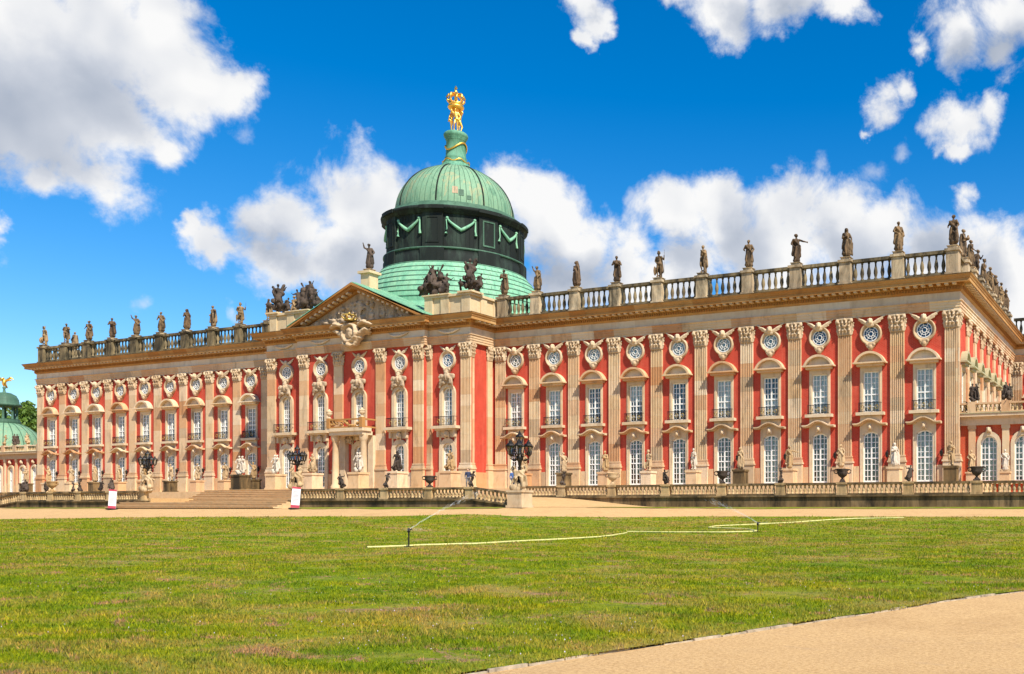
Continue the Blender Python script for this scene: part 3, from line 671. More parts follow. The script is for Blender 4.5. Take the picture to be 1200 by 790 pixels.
fuse('garland_relief', [c_((-.62 + 1.24 * i / 8, -.05, -.26 * math.sin(math.pi * i / 8)), .07 + .05 * math.sin(math.pi * i / 8), (-.62 + 1.24 * (i + 1) / 8, -.05, -.26 * math.sin(math.pi * (i + 1) / 8)), .07 + .05 * math.sin(math.pi * (i + 1) / 8)) for i in range(8)], .035, .015, 8, 'sandstone_frieze', 2)
fuse('head_keystone', [('e', (0, -.12, 0), (.14, .15, .2)), ('e', (0, -.08, .14), (.2, .12, .12)), ('e', (-.15, -.05, -.1), (.08, .08, .2)), ('e', (.15, -.05, -.1), (.08, .08, .2)), ('e', (0, -.22, -.03), (.04, .06, .06))], .03, .01, 8, 'sandstone_pale', 3)

# ------------------------------------------------------------------ the palace
YW, YO, YI = 0.0, -3.57, -4.12              # brick planes: wings, outer and inner bays of the middle block
PF = .17                                    # how far pilasters and entablature stand before the brick
Z0 = 1.95                                   # palace terrace level
palace = empty('palace', (0, 0, Z0))
tag(palace, 'long baroque palace of red brick with pale pilasters and a green copper dome', 'palace')
def P(name, me, loc=(0, 0, 0), rz=0., parent=palace, scale=None, mat=None):
    off = Vector((0, 0, -Z0)) if parent is palace else Vector((0, 0, 0))
    return inst(name, me, parent, Vector(loc) + off, rz, scale, mat)

def arch_pts(hw, spring, rise, n=10, cx=0):          # left to right along an arch
    if rise >= hw * .98: return [(cx - hw * math.cos(math.pi * i / n), spring + rise * math.sin(math.pi * i / n)) for i in range(n + 1)]
    Rr = (hw * hw + rise * rise) / (2 * rise); a = math.asin(hw / Rr)
    return [(cx + Rr * math.sin(-a + 2 * a * i / n), spring + rise - Rr + Rr * math.cos(-a + 2 * a * i / n)) for i in range(n + 1)]
def surround(m, hw, out, z0, spring, rise, ztop, yf, yb, outer_arch=False):
    if outer_arch:
        inn = arch_pts(hw, spring, rise, 12); ou = arch_pts(out, spring, ztop - spring, 12) if ztop - spring < out else [(x * out / hw, spring + (z - spring) * (ztop - spring) / rise) for x, z in inn]
        m.box(-out, -hw, yf, yb, z0, spring); m.box(hw, out, yf, yb, z0, spring)
        for i in range(12): m.prism_y([inn[i], inn[i + 1], ou[i + 1], ou[i]], yf, yb)
    else:
        inn = arch_pts(hw, spring, rise, 10) if rise > 0 else [(-hw, spring), (hw, spring)]
        m.box(-out, -hw, yf, yb, z0, spring); m.box(hw, out, yf, yb, z0, spring)
        m.prism_y([(-out, spring)] + inn + [(out, spring), (out, ztop), (-out, ztop)], yf, yb)
    return m
def sash(hw, z0, spring, rise, cols, rows, trans, y=.16, fw=.105, bw=.052):
    m = MB(); top = lambda x: spring if rise <= 0 else max(z for z in [np.interp(x, [p[0] for p in arch_pts(hw, spring, rise, 14)], [p[1] for p in arch_pts(hw, spring, rise, 14)])])
    m.box(-hw, -hw + fw, y - .05, y + .05, z0, spring); m.box(hw - fw, hw, y - .05, y + .05, z0, spring); m.box(-hw + fw, hw - fw, y - .05, y + .05, z0, z0 + fw * 1.4)
    if rise > 0:
        a = arch_pts(hw, spring, rise, 10); b = [(x * (hw - fw) / hw, z - fw) for x, z in a]
        for i in range(10): m.prism_y([b[i], b[i + 1], a[i + 1], a[i]], y - .05, y + .05)
    else: m.box(-hw + fw, hw - fw, y - .05, y + .05, spring - fw, spring)
    m.box(-.055, .055, y - .065, y + .04, z0 + fw, top(0) - fw * .5)                      # meeting stile
    m.box(-hw + fw, -.056, y - .06, y + .035, trans - .05, trans + .05); m.box(.056, hw - fw, y - .06, y + .035, trans - .05, trans + .05)
    for i in range(1, cols):
        x = -hw + 2 * hw * i / cols
        if abs(x) < .05: continue
        m.box(x - bw / 2, x + bw / 2, y - .03, y + .03, z0 + fw, top(x) - fw * .5)
    zs = [z0 + (trans - z0) * i / rows[0] for i in range(1, rows[0])] + [trans + (spring + rise - trans) * i / rows[1] for i in range(1, rows[1])]
    for z in zs:
        w = hw - fw * .5
        if rise > 0 and z > spring: w = max(.1, max([abs(p[0]) for p in arch_pts(hw, spring, rise, 24) if p[1] >= z] + [.1]) - fw * .5)
        m.box(-w, w, y - .025, y + .025, z - bw / 2, z + bw / 2)
    return m
def fill_poly(hw, z0, spring, rise, y):
    pts = [(-hw, z0), (hw, z0)] + (arch_pts(hw, spring, rise, 12)[::-1] if rise > 0 else [(hw, spring), (-hw, spring)])
    return MB().prism_y(pts[::1], y, y + .012)
def curtain_mb(hw, z0, z1, y, open_=0.):
    m = MB(); vs = []; n = 24
    for k in range(2):
        for i in range(n + 1):
            x = -hw + 2 * hw * i / n; vs.append((x, y + .05 * math.sin(i * 1.9), z1 if k else z0))
    m.add(vs, [(i, i + 1, n + 2 + i, n + 1 + i) for i in range(n)], True); return m

# --- meshes of a wing bay
HW = .68
gf_sur = surround(MB(), HW, .94, Z0 + .02, 6.2, .25, 7.0, -.06, .30)
gf_sur.box(-HW, HW, -.20, .30, Z0 + .02, 2.25); gf_sur.box(-.95, -.84, -.09, -.06, Z0 + .02, 6.9); gf_sur.box(.84, .95, -.09, -.06, Z0 + .02, 6.9)
gf_sur.box(-.92, .92, -.10, .02, 7.0, 7.78)
def hood_eyebrow():
    m = MB(); n = 16; xs = [-1.42 + 2.84 * i / n for i in range(n + 1)]
    zf = lambda x: 7.02 + .40 * max(0, math.cos(min(abs(x) / 1.0, 1) * math.pi / 2)) ** 1.3
    for i in range(n):
        a, b = xs[i], xs[i + 1]
        m.prism_y([(a, zf(a)), (b, zf(b)), (b, zf(b) + .10), (a, zf(a) + .10)], -.68, -.05); m.prism_y([(a, zf(a) - .09), (b, zf(b) - .09), (b, zf(b) - .001), (a, zf(a) - .001)], -.48, -.05)
    return m
def hood_arch():
    m = MB(); m.box(-1.40, 1.40, -.70, 0, 12.06, 12.18); m.box(-1.15, 1.15, -.45, 0, 11.86, 12.06)
    a, b = arch_pts(1.32, 12.18, .90, 14), arch_pts(1.12, 12.19, .70, 14)
    for i in range(14): m.prism_y([b[i], b[i + 1], a[i + 1], a[i]], -.62, 0)
    return m
tymp = MB().prism_y([(-1.11, 12.19), (1.11, 12.19)] + arch_pts(1.11, 12.195, .69, 12)[::-1], -.16, 0)
mf_sur = surround(MB(), HW, .94, 8.05, 11.46, 0, 11.86, -.07, .30)
mf_sur.box(-1.2, 1.2, -.50, .30, 7.80, 8.05); mf_sur.box(-.84, -.75, -.10, -.07, 8.05, 11.7); mf_sur.box(.75, .84, -.10, -.07, 8.05, 11.7); mf_sur.box(-.75, .75, -.10, -.07, 11.58, 11.7)
def railing_mb(hw=.95, z0=8.05, z1=8.85, y=-.46):
    m = MB(); m.box(-hw, hw, y - .03, y + .03, z1 - .05, z1); m.box(-hw, hw, y - .025, y + .025, z0 + .06, z0 + .10)
    for i in range(15):
        x = -hw + 2 * hw * i / 14; m.box(x - .016, x + .016, y - .016, y + .016, z0, z1 - .05)
    for s in (-1, 1): m.box(s * hw - .02, s * hw + .02, y, -.2, z1 - .04, z1 - .001)
    return m
def rosette_mb(z=8.45, y=-.49):
    m = MB()
    for x in (-.6, 0, .6):
        for q in range(4): m.tube([(x + .13 * math.cos(a + q * math.pi / 2), y, z + .17 * math.sin(a + q * math.pi / 2)) for a in (0, .5, 1., 1.57)], .022, 4)
    return m
def ocu_ring():
    m = MB(); n = 24
    prof = [(.95, 0.0), (.95, -.2), (.9, -.27), (.84, -.27), (.80, -.22), (.64, -.03)]
    vs = [(r * math.cos(2 * math.pi * i / n), y, 14.56 + r * math.sin(2 * math.pi * i / n)) for r, y in prof for i in range(n)]
    m.add(vs, [(k * n + i, (k + 1) * n + i, (k + 1) * n + (i + 1) % n, k * n + (i + 1) % n) for k in range(len(prof) - 1) for i in range(n)], True)
    m.prism_y([(-.42, 13.75), (-.30, 13.45), (-.12, 13.22), (.12, 13.22), (.30, 13.45), (.42, 13.75)], -.30, 0)
    m.ball((0, -.3, 13.45), (.2, .12, .2)); m.ball((-.3, -.25, 13.66), (.14, .1, .14)); m.ball((.3, -.25, 13.66), (.14, .1, .14))
    return m
def ocu_bars():
    m = MB(); n = 20
    def ring(r0, r1, y0, y1):
        for i in range(n):
            a, b = 2 * math.pi * i / n, 2 * math.pi * (i + 1) / n
            m.prism_y([(r0 * math.cos(a), 14.56 + r0 * math.sin(a)), (r1 * math.cos(a), 14.56 + r1 * math.sin(a)), (r1 * math.cos(b), 14.56 + r1 * math.sin(b)), (r0 * math.cos(b), 14.56 + r0 * math.sin(b))], y0, y1)
    ring(.57, .64, -.09, -.04); ring(.17, .22, -.085, -.04); ring(.36, .40, -.085, -.04)
    for k in range(8):
        a = k * math.pi / 4 + .2; c, s = math.cos(a), math.sin(a)
        for r0, r1 in ((.22, .36), (.40, .57)): m.prism_y([(r0 * c + .018 * s, 14.56 + r0 * s - .018 * c), (r1 * c + .018 * s, 14.56 + r1 * s - .018 * c), (r1 * c - .018 * s, 14.56 + r1 * s + .018 * c), (r0 * c - .018 * s, 14.56 + r0 * s + .018 * c)], -.08, -.04)
    return m
def ocu_pane():
    n = 20; return MB().prism_y([(.6 * math.cos(2 * math.pi * i / n), 14.56 + .6 * math.sin(2 * math.pi * i / n)) for i in range(n)], -.035, -.03)
def ocu_back():
    n = 20; return MB().prism_y([(.66 * math.cos(2 * math.pi * i / n), 14.56 + .66 * math.sin(2 * math.pi * i / n)) for i in range(n)], -.02, -.012)
def panel_mb(hwid, holes, z0=Z0 - .3, z1=16.0, y0=0., y1=.28):
    m = MB(); h = max(a for a, _, _ in holes)
    m.box(-hwid, -h, y0, y1, z0, z1); m.box(h, hwid, y0, y1, z0, z1); z = z0
    for _, a, b in holes: m.box(-h, h, y0, y1, z, a); z = b
    m.box(-h, h, y0, y1, z, z1); return m
ME = dict(
    panel=panel_mb(2.25, [(HW + .06, 2.2, 6.5), (HW + .06, 8.0, 11.5)]).mesh('brick_panel', 'red_brick'),
    gf=gf_sur.mesh('window', 'sandstone_pale'), gf_hood=hood_eyebrow().mesh('hood', 'sandstone'), key=FIG['head_keystone'],
    gf_sash=sash(HW, 2.25, 6.2, .25, 4, (4, 5), 4.25).mesh('sash', 'white_paint'), gf_pane=fill_poly(HW, 2.25, 6.2, .25, .165).mesh('pane', 'window_glass'),
    gf_cur=curtain_mb(HW - .01, 2.3, 6.2, .25).mesh('curtain', 'curtain_blue'),
    mf=mf_sur.mesh('window', 'sandstone_pale'), mf_hood=hood_arch().mesh('hood', 'sandstone'), mf_hood_copper=hood_arch().mesh('hood', 'copper_roof_low'), tymp=tymp.mesh('tympanum', 'sandstone_frieze'),
    mf_sash=sash(HW, 8.05, 11.46, 0, 4, (3, 4), 9.55).mesh('sash', 'white_paint'), mf_pane=fill_poly(HW, 8.05, 11.46, 0, .165).mesh('pane', 'window_glass'),
    mf_cur2=curtain_mb(HW - .01, 9.9, 11.45, .25).mesh('curtain', 'curtain'), mf_cur3=curtain_mb(HW - .01, 8.1, 9.7, .25).mesh('curtain', 'curtain'),
    mf_cur=curtain_mb(HW - .01, 8.1, 11.45, .25).mesh('curtain', 'curtain'),
    rail=railing_mb().mesh('balcony_railing', 'iron'), ros=rosette_mb().mesh('gilded_scroll', 'gold_dull'),
    ring=ocu_ring().mesh('oculus', 'capital_stone'), obars=ocu_bars().mesh('lattice', 'white_paint'), opane=ocu_pane().mesh('pane', 'window_glass'), oback=ocu_back().mesh('backing', 'curtain_blue'), obackd=ocu_back().mesh('backing', 'cloth_navy'))
def lantern_mb():
    m = MB(); m.box(-.03, .03, -.30, 0, .55, .60); m.tube([(0, -.28, .57), (0, -.30, .42)], .02, 5)
    m.lathe([(.03, .0), (.10, .08), (.14, .38), (.16, .40), (.05, .52), (.02, .56)], 6, (0, -.30), False); return m
ME['lantern'] = lantern_mb().mesh('wall_lantern', 'iron')
def bay(X, Y, rz=0., lantern=True, curt=True, dark=False, hwid=2.25, front=True, detail=True):
    loc = (X, Y, 0)
    pm = ME['panel'] if hwid == 2.25 else ME['panel_side']
    P('brick_panel', pm, loc, rz)
    w = P('window', ME['gf'], loc, rz)
    for n, k in (('hood', 'gf_hood'), ('sash', 'gf_sash'), ('pane', 'gf_pane')): inst(n, ME[k], w)
    inst('keystone', ME['key'], w, (0, -.30, 6.80))
    if random.random() < .55 and curt: inst('curtain', ME['gf_cur'], w)
    w = P('window', ME['mf'], loc, rz)
    for n, k in (('hood', 'mf_hood' if hwid == 2.25 else 'mf_hood_copper'), ('tympanum', 'tymp'), ('sash', 'mf_sash'), ('pane', 'mf_pane'), ('curtain', random.choice(['mf_cur', 'mf_cur', 'mf_cur2', 'mf_cur3', None])), ('balcony_railing', 'rail'), ('gilded_scroll', 'ros')):
        if k: inst(n, ME[k], w, scale=(.72, .85, 1) if hwid != 2.25 and n in ('hood', 'tympanum', 'balcony_railing') else None)
    if hwid != 2.25: return
    w = P('oculus', ME['ring'], loc, rz)
    inst('lattice', ME['obars'], w); inst('pane', ME['opane'], w); inst('backing', ME['obackd' if dark else 'oback'], w)
    inst('cherub', FIG['cherub'], w, (0, -.10, 15.50), 0, 1.25)
    if lantern: P('wall_lantern', ME['lantern'], (X + 1.42, Y, 4.25))
WING_R = [56.51 - 4.5 * k for k in range(10)]; WING_L = [-x for x in WING_R]
for k, X in enumerate(WING_R): bay(X, YW, dark=k < 3)
for k, X in enumerate(WING_L[:10]): bay(X, YW)
# --- middle block bays
def c_panel(hwid): return panel_mb(hwid, [(.66, 2.2, 6.55), (.66, 8.0, 11.95)])
gfc = surround(MB(), .6, 1.02, Z0 + .02, 5.8, .6, 6.9, -.16, .30, True); gfc.box(-.6, .6, -.2, .3, Z0 + .02, 2.25); gfc.box(-1.0, -.82, -.12, .02, 5.8, 7.7); gfc.box(.82, 1.0, -.12, .02, 5.8, 7.7)
gfc.prism_y([(-.82, 6.95), (.82, 6.95), (.82, 7.7), (-.82, 7.7)], -.10, .02)
mfc = surround(MB(), .6, .95, 8.05, 11.2, .6, 12.15, -.2, .30, True)
mfc.box(-1.5, 1.5, -.75, .30, 7.78, 8.05); mfc.box(-1.25, 1.25, -.5, 0, 7.62, 7.78)
for s in (-1, 1): mfc.prism_y([(s * 1.0 - .12, 7.0), (s * 1.0 + .12, 7.0), (s * 1.0 + .12, 7.62), (s * 1.0 - .12, 7.62)], -.4, -.12)
MC = dict(gf=gfc.mesh('window', 'sandstone_pale'), mf=mfc.mesh('window', 'sandstone_pale'),
          gf_sash=sash(.6, 2.25, 5.8, .6, 4, (3, 5), 3.95).mesh('sash', 'white_paint'), gf_pane=fill_poly(.6, 2.25, 5.8, .6, .165).mesh('pane', 'window_glass'),
          mf_sash=sash(.6, 8.05, 11.2, .6, 4, (3, 5), 9.6).mesh('sash', 'white_paint'), mf_pane=fill_poly(.6, 8.05, 11.2, .6, .165).mesh('pane', 'window_glass'),
          rail=railing_mb(1.2, 8.05, 8.95, -.68).mesh('balcony_railing', 'iron'), ros=rosette_mb(8.5, -.71).mesh('gilded_scroll', 'gold_dull'),
          p_in=c_panel(2.7).mesh('brick_panel', 'red_brick'), p_out=c_panel(2.66).mesh('brick_panel', 'red_brick'), cur=curtain_mb(.7, 8.0, 10.2, .5).mesh('curtain', 'curtain'))
for X, Y in ((-10.75, YO), (-5.26, YI), (0, YI), (5.26, YI), (10.75, YO)):
    P('brick_panel', MC['p_in'] if Y == YI else MC['p_out'], (X, Y, 0))
    w = P('window', MC['gf'], (X, Y, 0)); inst('sash', MC['gf_sash'], w); inst('pane', MC['gf_pane'], w); inst('keystone', FIG['head_keystone'], w, (0, -.15, 7.25), 0, 1.4)
    w = P('window', MC['mf'], (X, Y, 0)); inst('sash', MC['mf_sash'], w); inst('pane', MC['mf_pane'], w); inst('curtain', MC['cur'], w)
    if X: inst('balcony_railing', MC['rail'], w); inst('gilded_scroll', MC['ros'], w)
    inst('mask_cluster', FIG['mask_cluster'], w, (0, -.26, 12.25))
    w = P('oculus', ME['ring'], (X, Y, -.15)); inst('lattice', ME['obars'], w); inst('pane', ME['opane'], w); inst('backing', ME['obackd'], w); inst('cherub', FIG['cherub'], w, (0, 0, 15.56))
# portal with balcony before the middle window
pt = MB(); pt.box(-2.35, 2.35, YI - 2.0, YI - .82, 7.72, 8.05); pt.box(-2.2, 2.2, YI - 1.85, YI - .55, 7.35, 7.72)
pt.box(-2.2, -1.52, YI - .5, YI, Z0 + .02, 7.35); pt.box(1.52, 2.2, YI - .5, YI, Z0 + .02, 7.35)
portal = P('portal', pt.mesh('portal', 'sandstone_pale'))
for x in (-1.85, 1.85):
    inst('column', MB().lathe([(.48, 0), (.48, .35), (.40, .40), (.40, .5), (.34, .55), (.33, 2.2), (.28, 4.7), (.33, 4.8), (.42, 5.05), (.44, 5.38)], 14).mesh('column', 'sandstone_pale'), portal, (x, YI - 1.35, Z0 + .02))
bb = MB(); yb_ = YI - 1.85
bb.box(-2.15, 2.15, yb_ - .12, yb_ + .12, 8.05, 8.2); bb.box(-2.15, 2.15, yb_ - .13, yb_ + .13, 8.82, 8.96)
for s in (-1, 1): bb.box(s * 2.16 - .12, s * 2.16 + .12, yb_ - .14, YI - .2, 8.05, 8.2); bb.box(s * 2.16 - .13, s * 2.16 + .13, yb_ - .14, YI - .2, 8.82, 8.965); bb.cbox(s * 2.16, yb_, 8.05, 9.05, .4, .4)
inst('balcony_parapet', bb.mesh('balcony_parapet', 'sandstone_ochre'), portal)
fuse('strapwork', lumps(14, 1.9, .05, 0, .5, .1, .2, 17), .05, .03, 8, 'sandstone_ochre', 1); inst('strapwork', FIG['strapwork'], portal, (0, yb_, 8.25))
URN = MB().lathe([(.20, 0), (.20, .08), (.10, .16), (.09, .24), (.26, .36), (.34, .55), (.30, .68), (.36, .74), (.36, .78), (.16, .86), (.10, .95), (.05, 1.05)], 14).mesh('finial_urn', 'sandstone_pale')
for s in (-1, 1): inst('finial_urn', URN, portal, (s * 2.16, yb_, 9.05), 0, .9)
for s in (-1, 1): inst('console_mask', FIG['mask_cluster'], portal, (s * 1.2, YI - .35, 6.75), 0, .55)

# --- pilasters
def fluted(w=1.17, d=PF, n=6):
    pts = [(-w / 2, 0), (-w / 2, -d)]; e = .07; fw = (w - 2 * e) / n
    for i in range(n):
        a = -w / 2 + e + fw * i; g = fw * .18
        pts += [(a + g, -d), (a + g + (fw - 2 * g) * .25, -d + .10), (a + g + (fw - 2 * g) * .75, -d + .10), (a + fw - g, -d)]
    pts += [(w / 2, -d), (w / 2, 0)]; return MB().prism_z(pts, 0, 1)
ME['flute'] = fluted().mesh('shaft_stone', 'sandstone'); ME['flute'].name = 'shaft_stone'
ME['plain_st'] = MB().box(-.585, .585, -PF, 0, 0, 1).mesh('shaft_stone', 'sandstone')
def capital_prims(w=1.17, d=PF, h=1.43):
    P_ = [('b', (-w / 2 + .02, w / 2 - .02, -d - .02, 0, 0, h - .1)), ('b', (-w / 2 - .14, w / 2 + .14, -d - .16, 0, h - .15, h)), ('b', (-w / 2 - .03, w / 2 + .03, -d - .05, 0, 0, .08))]
    for row, (n, z, o) in enumerate(((4, .12, .05), (3, .46, .09), (4, .74, .12))):
        for i in range(n):
            x = -w / 2 + w * (i + .5) / n; P_ += [c_((x, -d - o, z), .07, (x, -d - o - .05, z + .24), .085), ('e', (x, -d - o - .13, z + .30), (.10, .08, .07))]
        for s_ in (-1, 1): P_ += [c_((s_ * (w / 2 + o - .02), -d * .6, z), .07, (s_ * (w / 2 + o), -d * .6, z + .24), .085), ('e', (s_ * (w / 2 + o + .07), -d * .6, z + .3), (.08, .1, .07))]
    for s_ in (-1, 1): P_ += [('e', (s_ * (w / 2 + .04), -d - .16, h - .27), (.17, .12, .17)), ('e', (s_ * .17, -d - .16, h - .28), (.12, .08, .12))]
    return P_ + [('e', (0, -d - .18, h - .1), (.12, .08, .1))]
ME['cap'] = fuse('capital', capital_prims(), .045, .012, 9, 'capital_stone', 2)
bs = MB(); bs.box(-.72, .72, -PF - .14, 0, 0, .14); bs.box(-.70, .70, -PF - .12, 0, .14, .26); bs.box(-.62, .62, -PF - .05, 0, .26, .34); bs.box(-.66, .66, -PF - .08, 0, .34, .46)
ME['pbase'] = bs.mesh('base_moulding', 'sandstone')
pd = MB(); pd.box(-.72, .72, -PF - .13, 0, .3, 1.92); pd.box(-.80, .80, -PF - .2, 0, 0, .3); pd.box(-.79, .79, -PF - .2, 0, 1.92, 2.05)
ME['pped'] = pd.mesh('pedestal', 'sandstone')
def pilaster(X, Y, rz=0., flute=True, w=1.):
    g = P('pilaster', ME['pbase'], (X, Y, 4.0), rz, scale=(w, 1, 1))
    inst('pedestal', ME['pped'], g, (0, 0, Z0 + .0 - 4.0)); inst('capital', ME['cap'], g, (0, 0, 14.56 - 4.0))
    z = 4.46; zt = 14.56
    cuts = [z]
    while cuts[-1] < zt - 2.0: cuts.append(cuts[-1] + random.uniform(1.0, 1.75))
    cuts.append(zt)
    if cuts[-1] - cuts[-2] > 2.1: cuts.insert(-1, (cuts[-1] + cuts[-2]) / 2)
    for a, b in zip(cuts, cuts[1:]):
        inst('shaft_stone', ME['flute' if flute else 'plain_st'], g, (0, 0, a - 4.0), 0, (1, 1, b - a - .008))
for k in range(11):
    x = 58.76 - 4.5 * k
    if k == 10: x = 14.2
    pilaster(x, YW)
    pilaster(-x, YW, flute=False)
for x in (2.8, 7.62): pilaster(x, YI, flute=x > 5); pilaster(-x, YI, flute=False)
for x in (8.50, 12.95): pilaster(x, YO, w=.5 if x < 9 else 1); pilaster(-x, YO, flute=False, w=.5 if x < 9 else 1)
# returns of the middle block
for s in (-1, 1):
    rz = math.pi / 2 * s
    P('brick_panel', MB().box(-1.66, 1.66, 0, .28, Z0 - .3, 16.0).mesh('brick_panel', 'red_brick'), (s * 13.2, YO / 2 - .1, 0), rz)
    P('dado', MB().box(-1.5, 1.5, -.10, -.003, Z0 + .001, 3.6).mesh('dado', 'sandstone'), (s * 13.2, YO / 2 - .1, 0), rz)
    pilaster(s * 13.2, YO + .30, rz, flute=False, w=.55); pilaster(s * 13.2, -.62, rz, flute=False, w=.6)
for s in (-1, 1):
    P('brick_panel', MB().box(min(s * 7.9, s * 8.2), max(s * 7.9, s * 8.2), YI + .01, YO + .27, Z0 - .3, 16.0).mesh('brick_panel', 'red_brick'))
    P('brick_panel', MB().box(min(s * 58.77, s * 59.04), max(s * 58.77, s * 59.04), .01, .345, Z0 - .3, 16.0).mesh('brick_panel', 'red_brick'))
for s in (-1, 1):
    m = MB(); m.prism_z([(s * x, y) for x, y in ((12.93, -.205), (13.19, -.205), (13.19, .006), (13.755, .006), (13.755, .27), (12.93, .27))][::s], Z0 - .3, 16.0); P('brick_panel', m.mesh('brick_panel', 'red_brick'))
# dado stones beside the ground floor windows
dd = MB().box(1.04, 1.50, -.11, -.003, Z0 + .001, 3.6).mesh('dado', 'sandstone'); dd2 = MB().box(-1.50, -1.04, -.11, -.003, Z0 + .001, 3.6).mesh('dado', 'sandstone')
for X, Y in [(x, YW) for x in WING_R + WING_L] + [(-10.75, YO), (-5.26, YI), (5.26, YI), (10.75, YO)]:
    P('dado', dd, (X, Y, 0)); P('dado', dd2, (X, Y, 0))

# --- right side elevation and the rear wing it runs into
SB = 3.4
ME['panel_side'] = panel_mb(SB / 2, [(HW + .06, 2.2, 6.5), (HW + .06, 8.0, 11.5)]).mesh('brick_panel', 'red_brick')
XS = 59.05
for k in range(8):
    bay(XS, 2.75 + SB * k, math.pi / 2, lantern=False, hwid=1.7)
for k in range(9):
    pilaster(XS, 1.05 + SB * k, math.pi / 2, flute=False, w=.72) if k else pilaster(XS, .35, math.pi / 2, flute=True, w=.9)
for k in range(2): P('brick_panel', ME['panel_side'], (-XS, 2.75 + SB * k, 0), -math.pi / 2)
for k in range(2): pilaster(-XS, .35 + 3.6 * k, -math.pi / 2, flute=False, w=.8)
P('brick_panel', MB().box(-.35, .35, 0, .28, Z0 - .3, 16.0).mesh('brick_panel', 'red_brick'), (XS, .7, 0), math.pi / 2)
YR = 29.95
for k in range(3):
    X = XS + 2.6 + 4.5 * k; bay(X, YR, 0, lantern=False); pilaster(X - 2.0, YR, flute=True)

# --- entablature, built stone by stone along the outline
PATH = [(-59.4, 30), (-59.4, -PF), (-13.55, -PF), (-13.55, YO - PF), (-8.45, YO - PF), (-8.45, YI - PF), (8.45, YI - PF), (8.45, YO - PF), (13.55, YO - PF), (13.55, -PF), (59.4, -PF), (59.4, YR - PF), (76, YR - PF)]
def sweep(name, prof, path, plen, mat, parent=None, gap=.006, skip=None, seedj=0, jitter=.25):
    V = [Vector((*p, 0)) for p in path]; D = [(b - a).normalized() for a, b in zip(V, V[1:])]; Nn = [Vector((d.y, -d.x, 0)) for d in D]
    q = random.Random(11 + seedj); n = len(prof)
    for i, (a, b) in enumerate(zip(V, V[1:])):
        L = (b - a).length; m0 = Nn[i] if i == 0 else (Nn[i - 1] + Nn[i]) / (1 + Nn[i - 1].dot(Nn[i])); m1 = Nn[i] if i == len(D) - 1 else (Nn[i] + Nn[i + 1]) / (1 + Nn[i].dot(Nn[i + 1]))
        k = max(1, round(L / plen)); cut = [0] + [L * (j + (q.uniform(-jitter, jitter) if k > 2 else 0)) / k for j in range(1, k)] + [L]
        for j in range(k):
            if skip and skip(i, (cut[j] + cut[j + 1]) / 2, a + D[i] * (cut[j] + cut[j + 1]) / 2): continue
            vs = []
            for e in (0, 1):
                t = cut[j + e]; base = a + D[i] * (t + (gap / 2 if e == 0 else -gap / 2)); nn = Nn[i]
                if j + e == 0: base, nn = a, m0
                if j + e == k: base, nn = b, m1
                vs += [(base.x + nn.x * o, base.y + nn.y * o, z) for o, z in prof]
            fs = [tuple(range(n)), tuple(range(2 * n - 1, n - 1, -1))] + [((p_ + 1) % n, p_, n + p_, n + (p_ + 1) % n) for p_ in range(n)]
            me = MB().add(vs, fs).mesh(name, mat); P(name, me) if parent is None else inst(name, me, parent)
ARCH = [(-.5, 15.99), (0, 15.99), (0, 16.20), (.045, 16.205), (.045, 16.43), (.09, 16.435), (.09, 16.64), (.18, 16.70), (.18, 16.77), (-.5, 16.77)]
FRZ = [(-.5, 16.775), (.02, 16.775), (.02, 17.42), (-.5, 17.42)]
CORN1 = [(-.5, 17.425), (.06, 17.425), (.20, 17.56), (.20, 17.84), (.34, 17.86), (.36, 18.055), (-.5, 18.055)]
CORN2 = [(-.5, 18.06), (.88, 18.06), (.88, 18.0), (.94, 18.0), (.94, 18.27), (.99, 18.28), (1.04, 18.42), (1.12, 18.50), (1.14, 18.58), (-.5, 18.58)]
CTOP = [(-.5, 18.585), (1.16, 18.585), (1.16, 18.63), (-.5, 18.69)]
sweep('architrave_stone', ARCH, PATH, 2.25, 'sandstone', seedj=1)
sweep('frieze_stone', FRZ, PATH, 2.25, 'sandstone_frieze', seedj=2)
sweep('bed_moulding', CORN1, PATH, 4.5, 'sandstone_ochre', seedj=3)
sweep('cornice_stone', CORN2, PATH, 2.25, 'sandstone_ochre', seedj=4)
sweep('cornice_cap', CTOP, PATH, 4.5, 'mossy_stone', seedj=5)
# dentils and modillions under the cornice
dm, mm = MB(), MB()
V = [Vector((*p, 0)) for p in PATH]
for a, b in zip(V, V[1:]):
    d = (b - a).normalized(); n = Vector((d.y, -d.x, 0)); L = (b - a).length
    def blk(m, t, o0, o1, w, z0, z1):
        p = a + d * t; c = [p - d * w / 2 + n * o0, p + d * w / 2 + n * o0, p + d * w / 2 + n * o1, p - d * w / 2 + n * o1]
        m.add([(q.x, q.y, z0) for q in c] + [(q.x, q.y, z1) for q in c], [(0, 1, 2, 3), (7, 6, 5, 4), (1, 0, 4, 5), (2, 1, 5, 6), (3, 2, 6, 7), (0, 3, 7, 4)])
    k = int(L / .24)
    for i in range(k): blk(dm, (i + .5) * L / k, .19, .30, .13, 17.60, 17.80)
    k = max(1, int(L / .62))
    for i in range(k): blk(mm, (i + .5) * L / k, .355, .86, .28, 17.88, 18.058)
tag(P('dentils', dm.mesh('dentils', 'sandstone_ochre')), kind='stuff'); tag(P('modillions', mm.mesh('modillions', 'sandstone_pale')), kind='stuff')
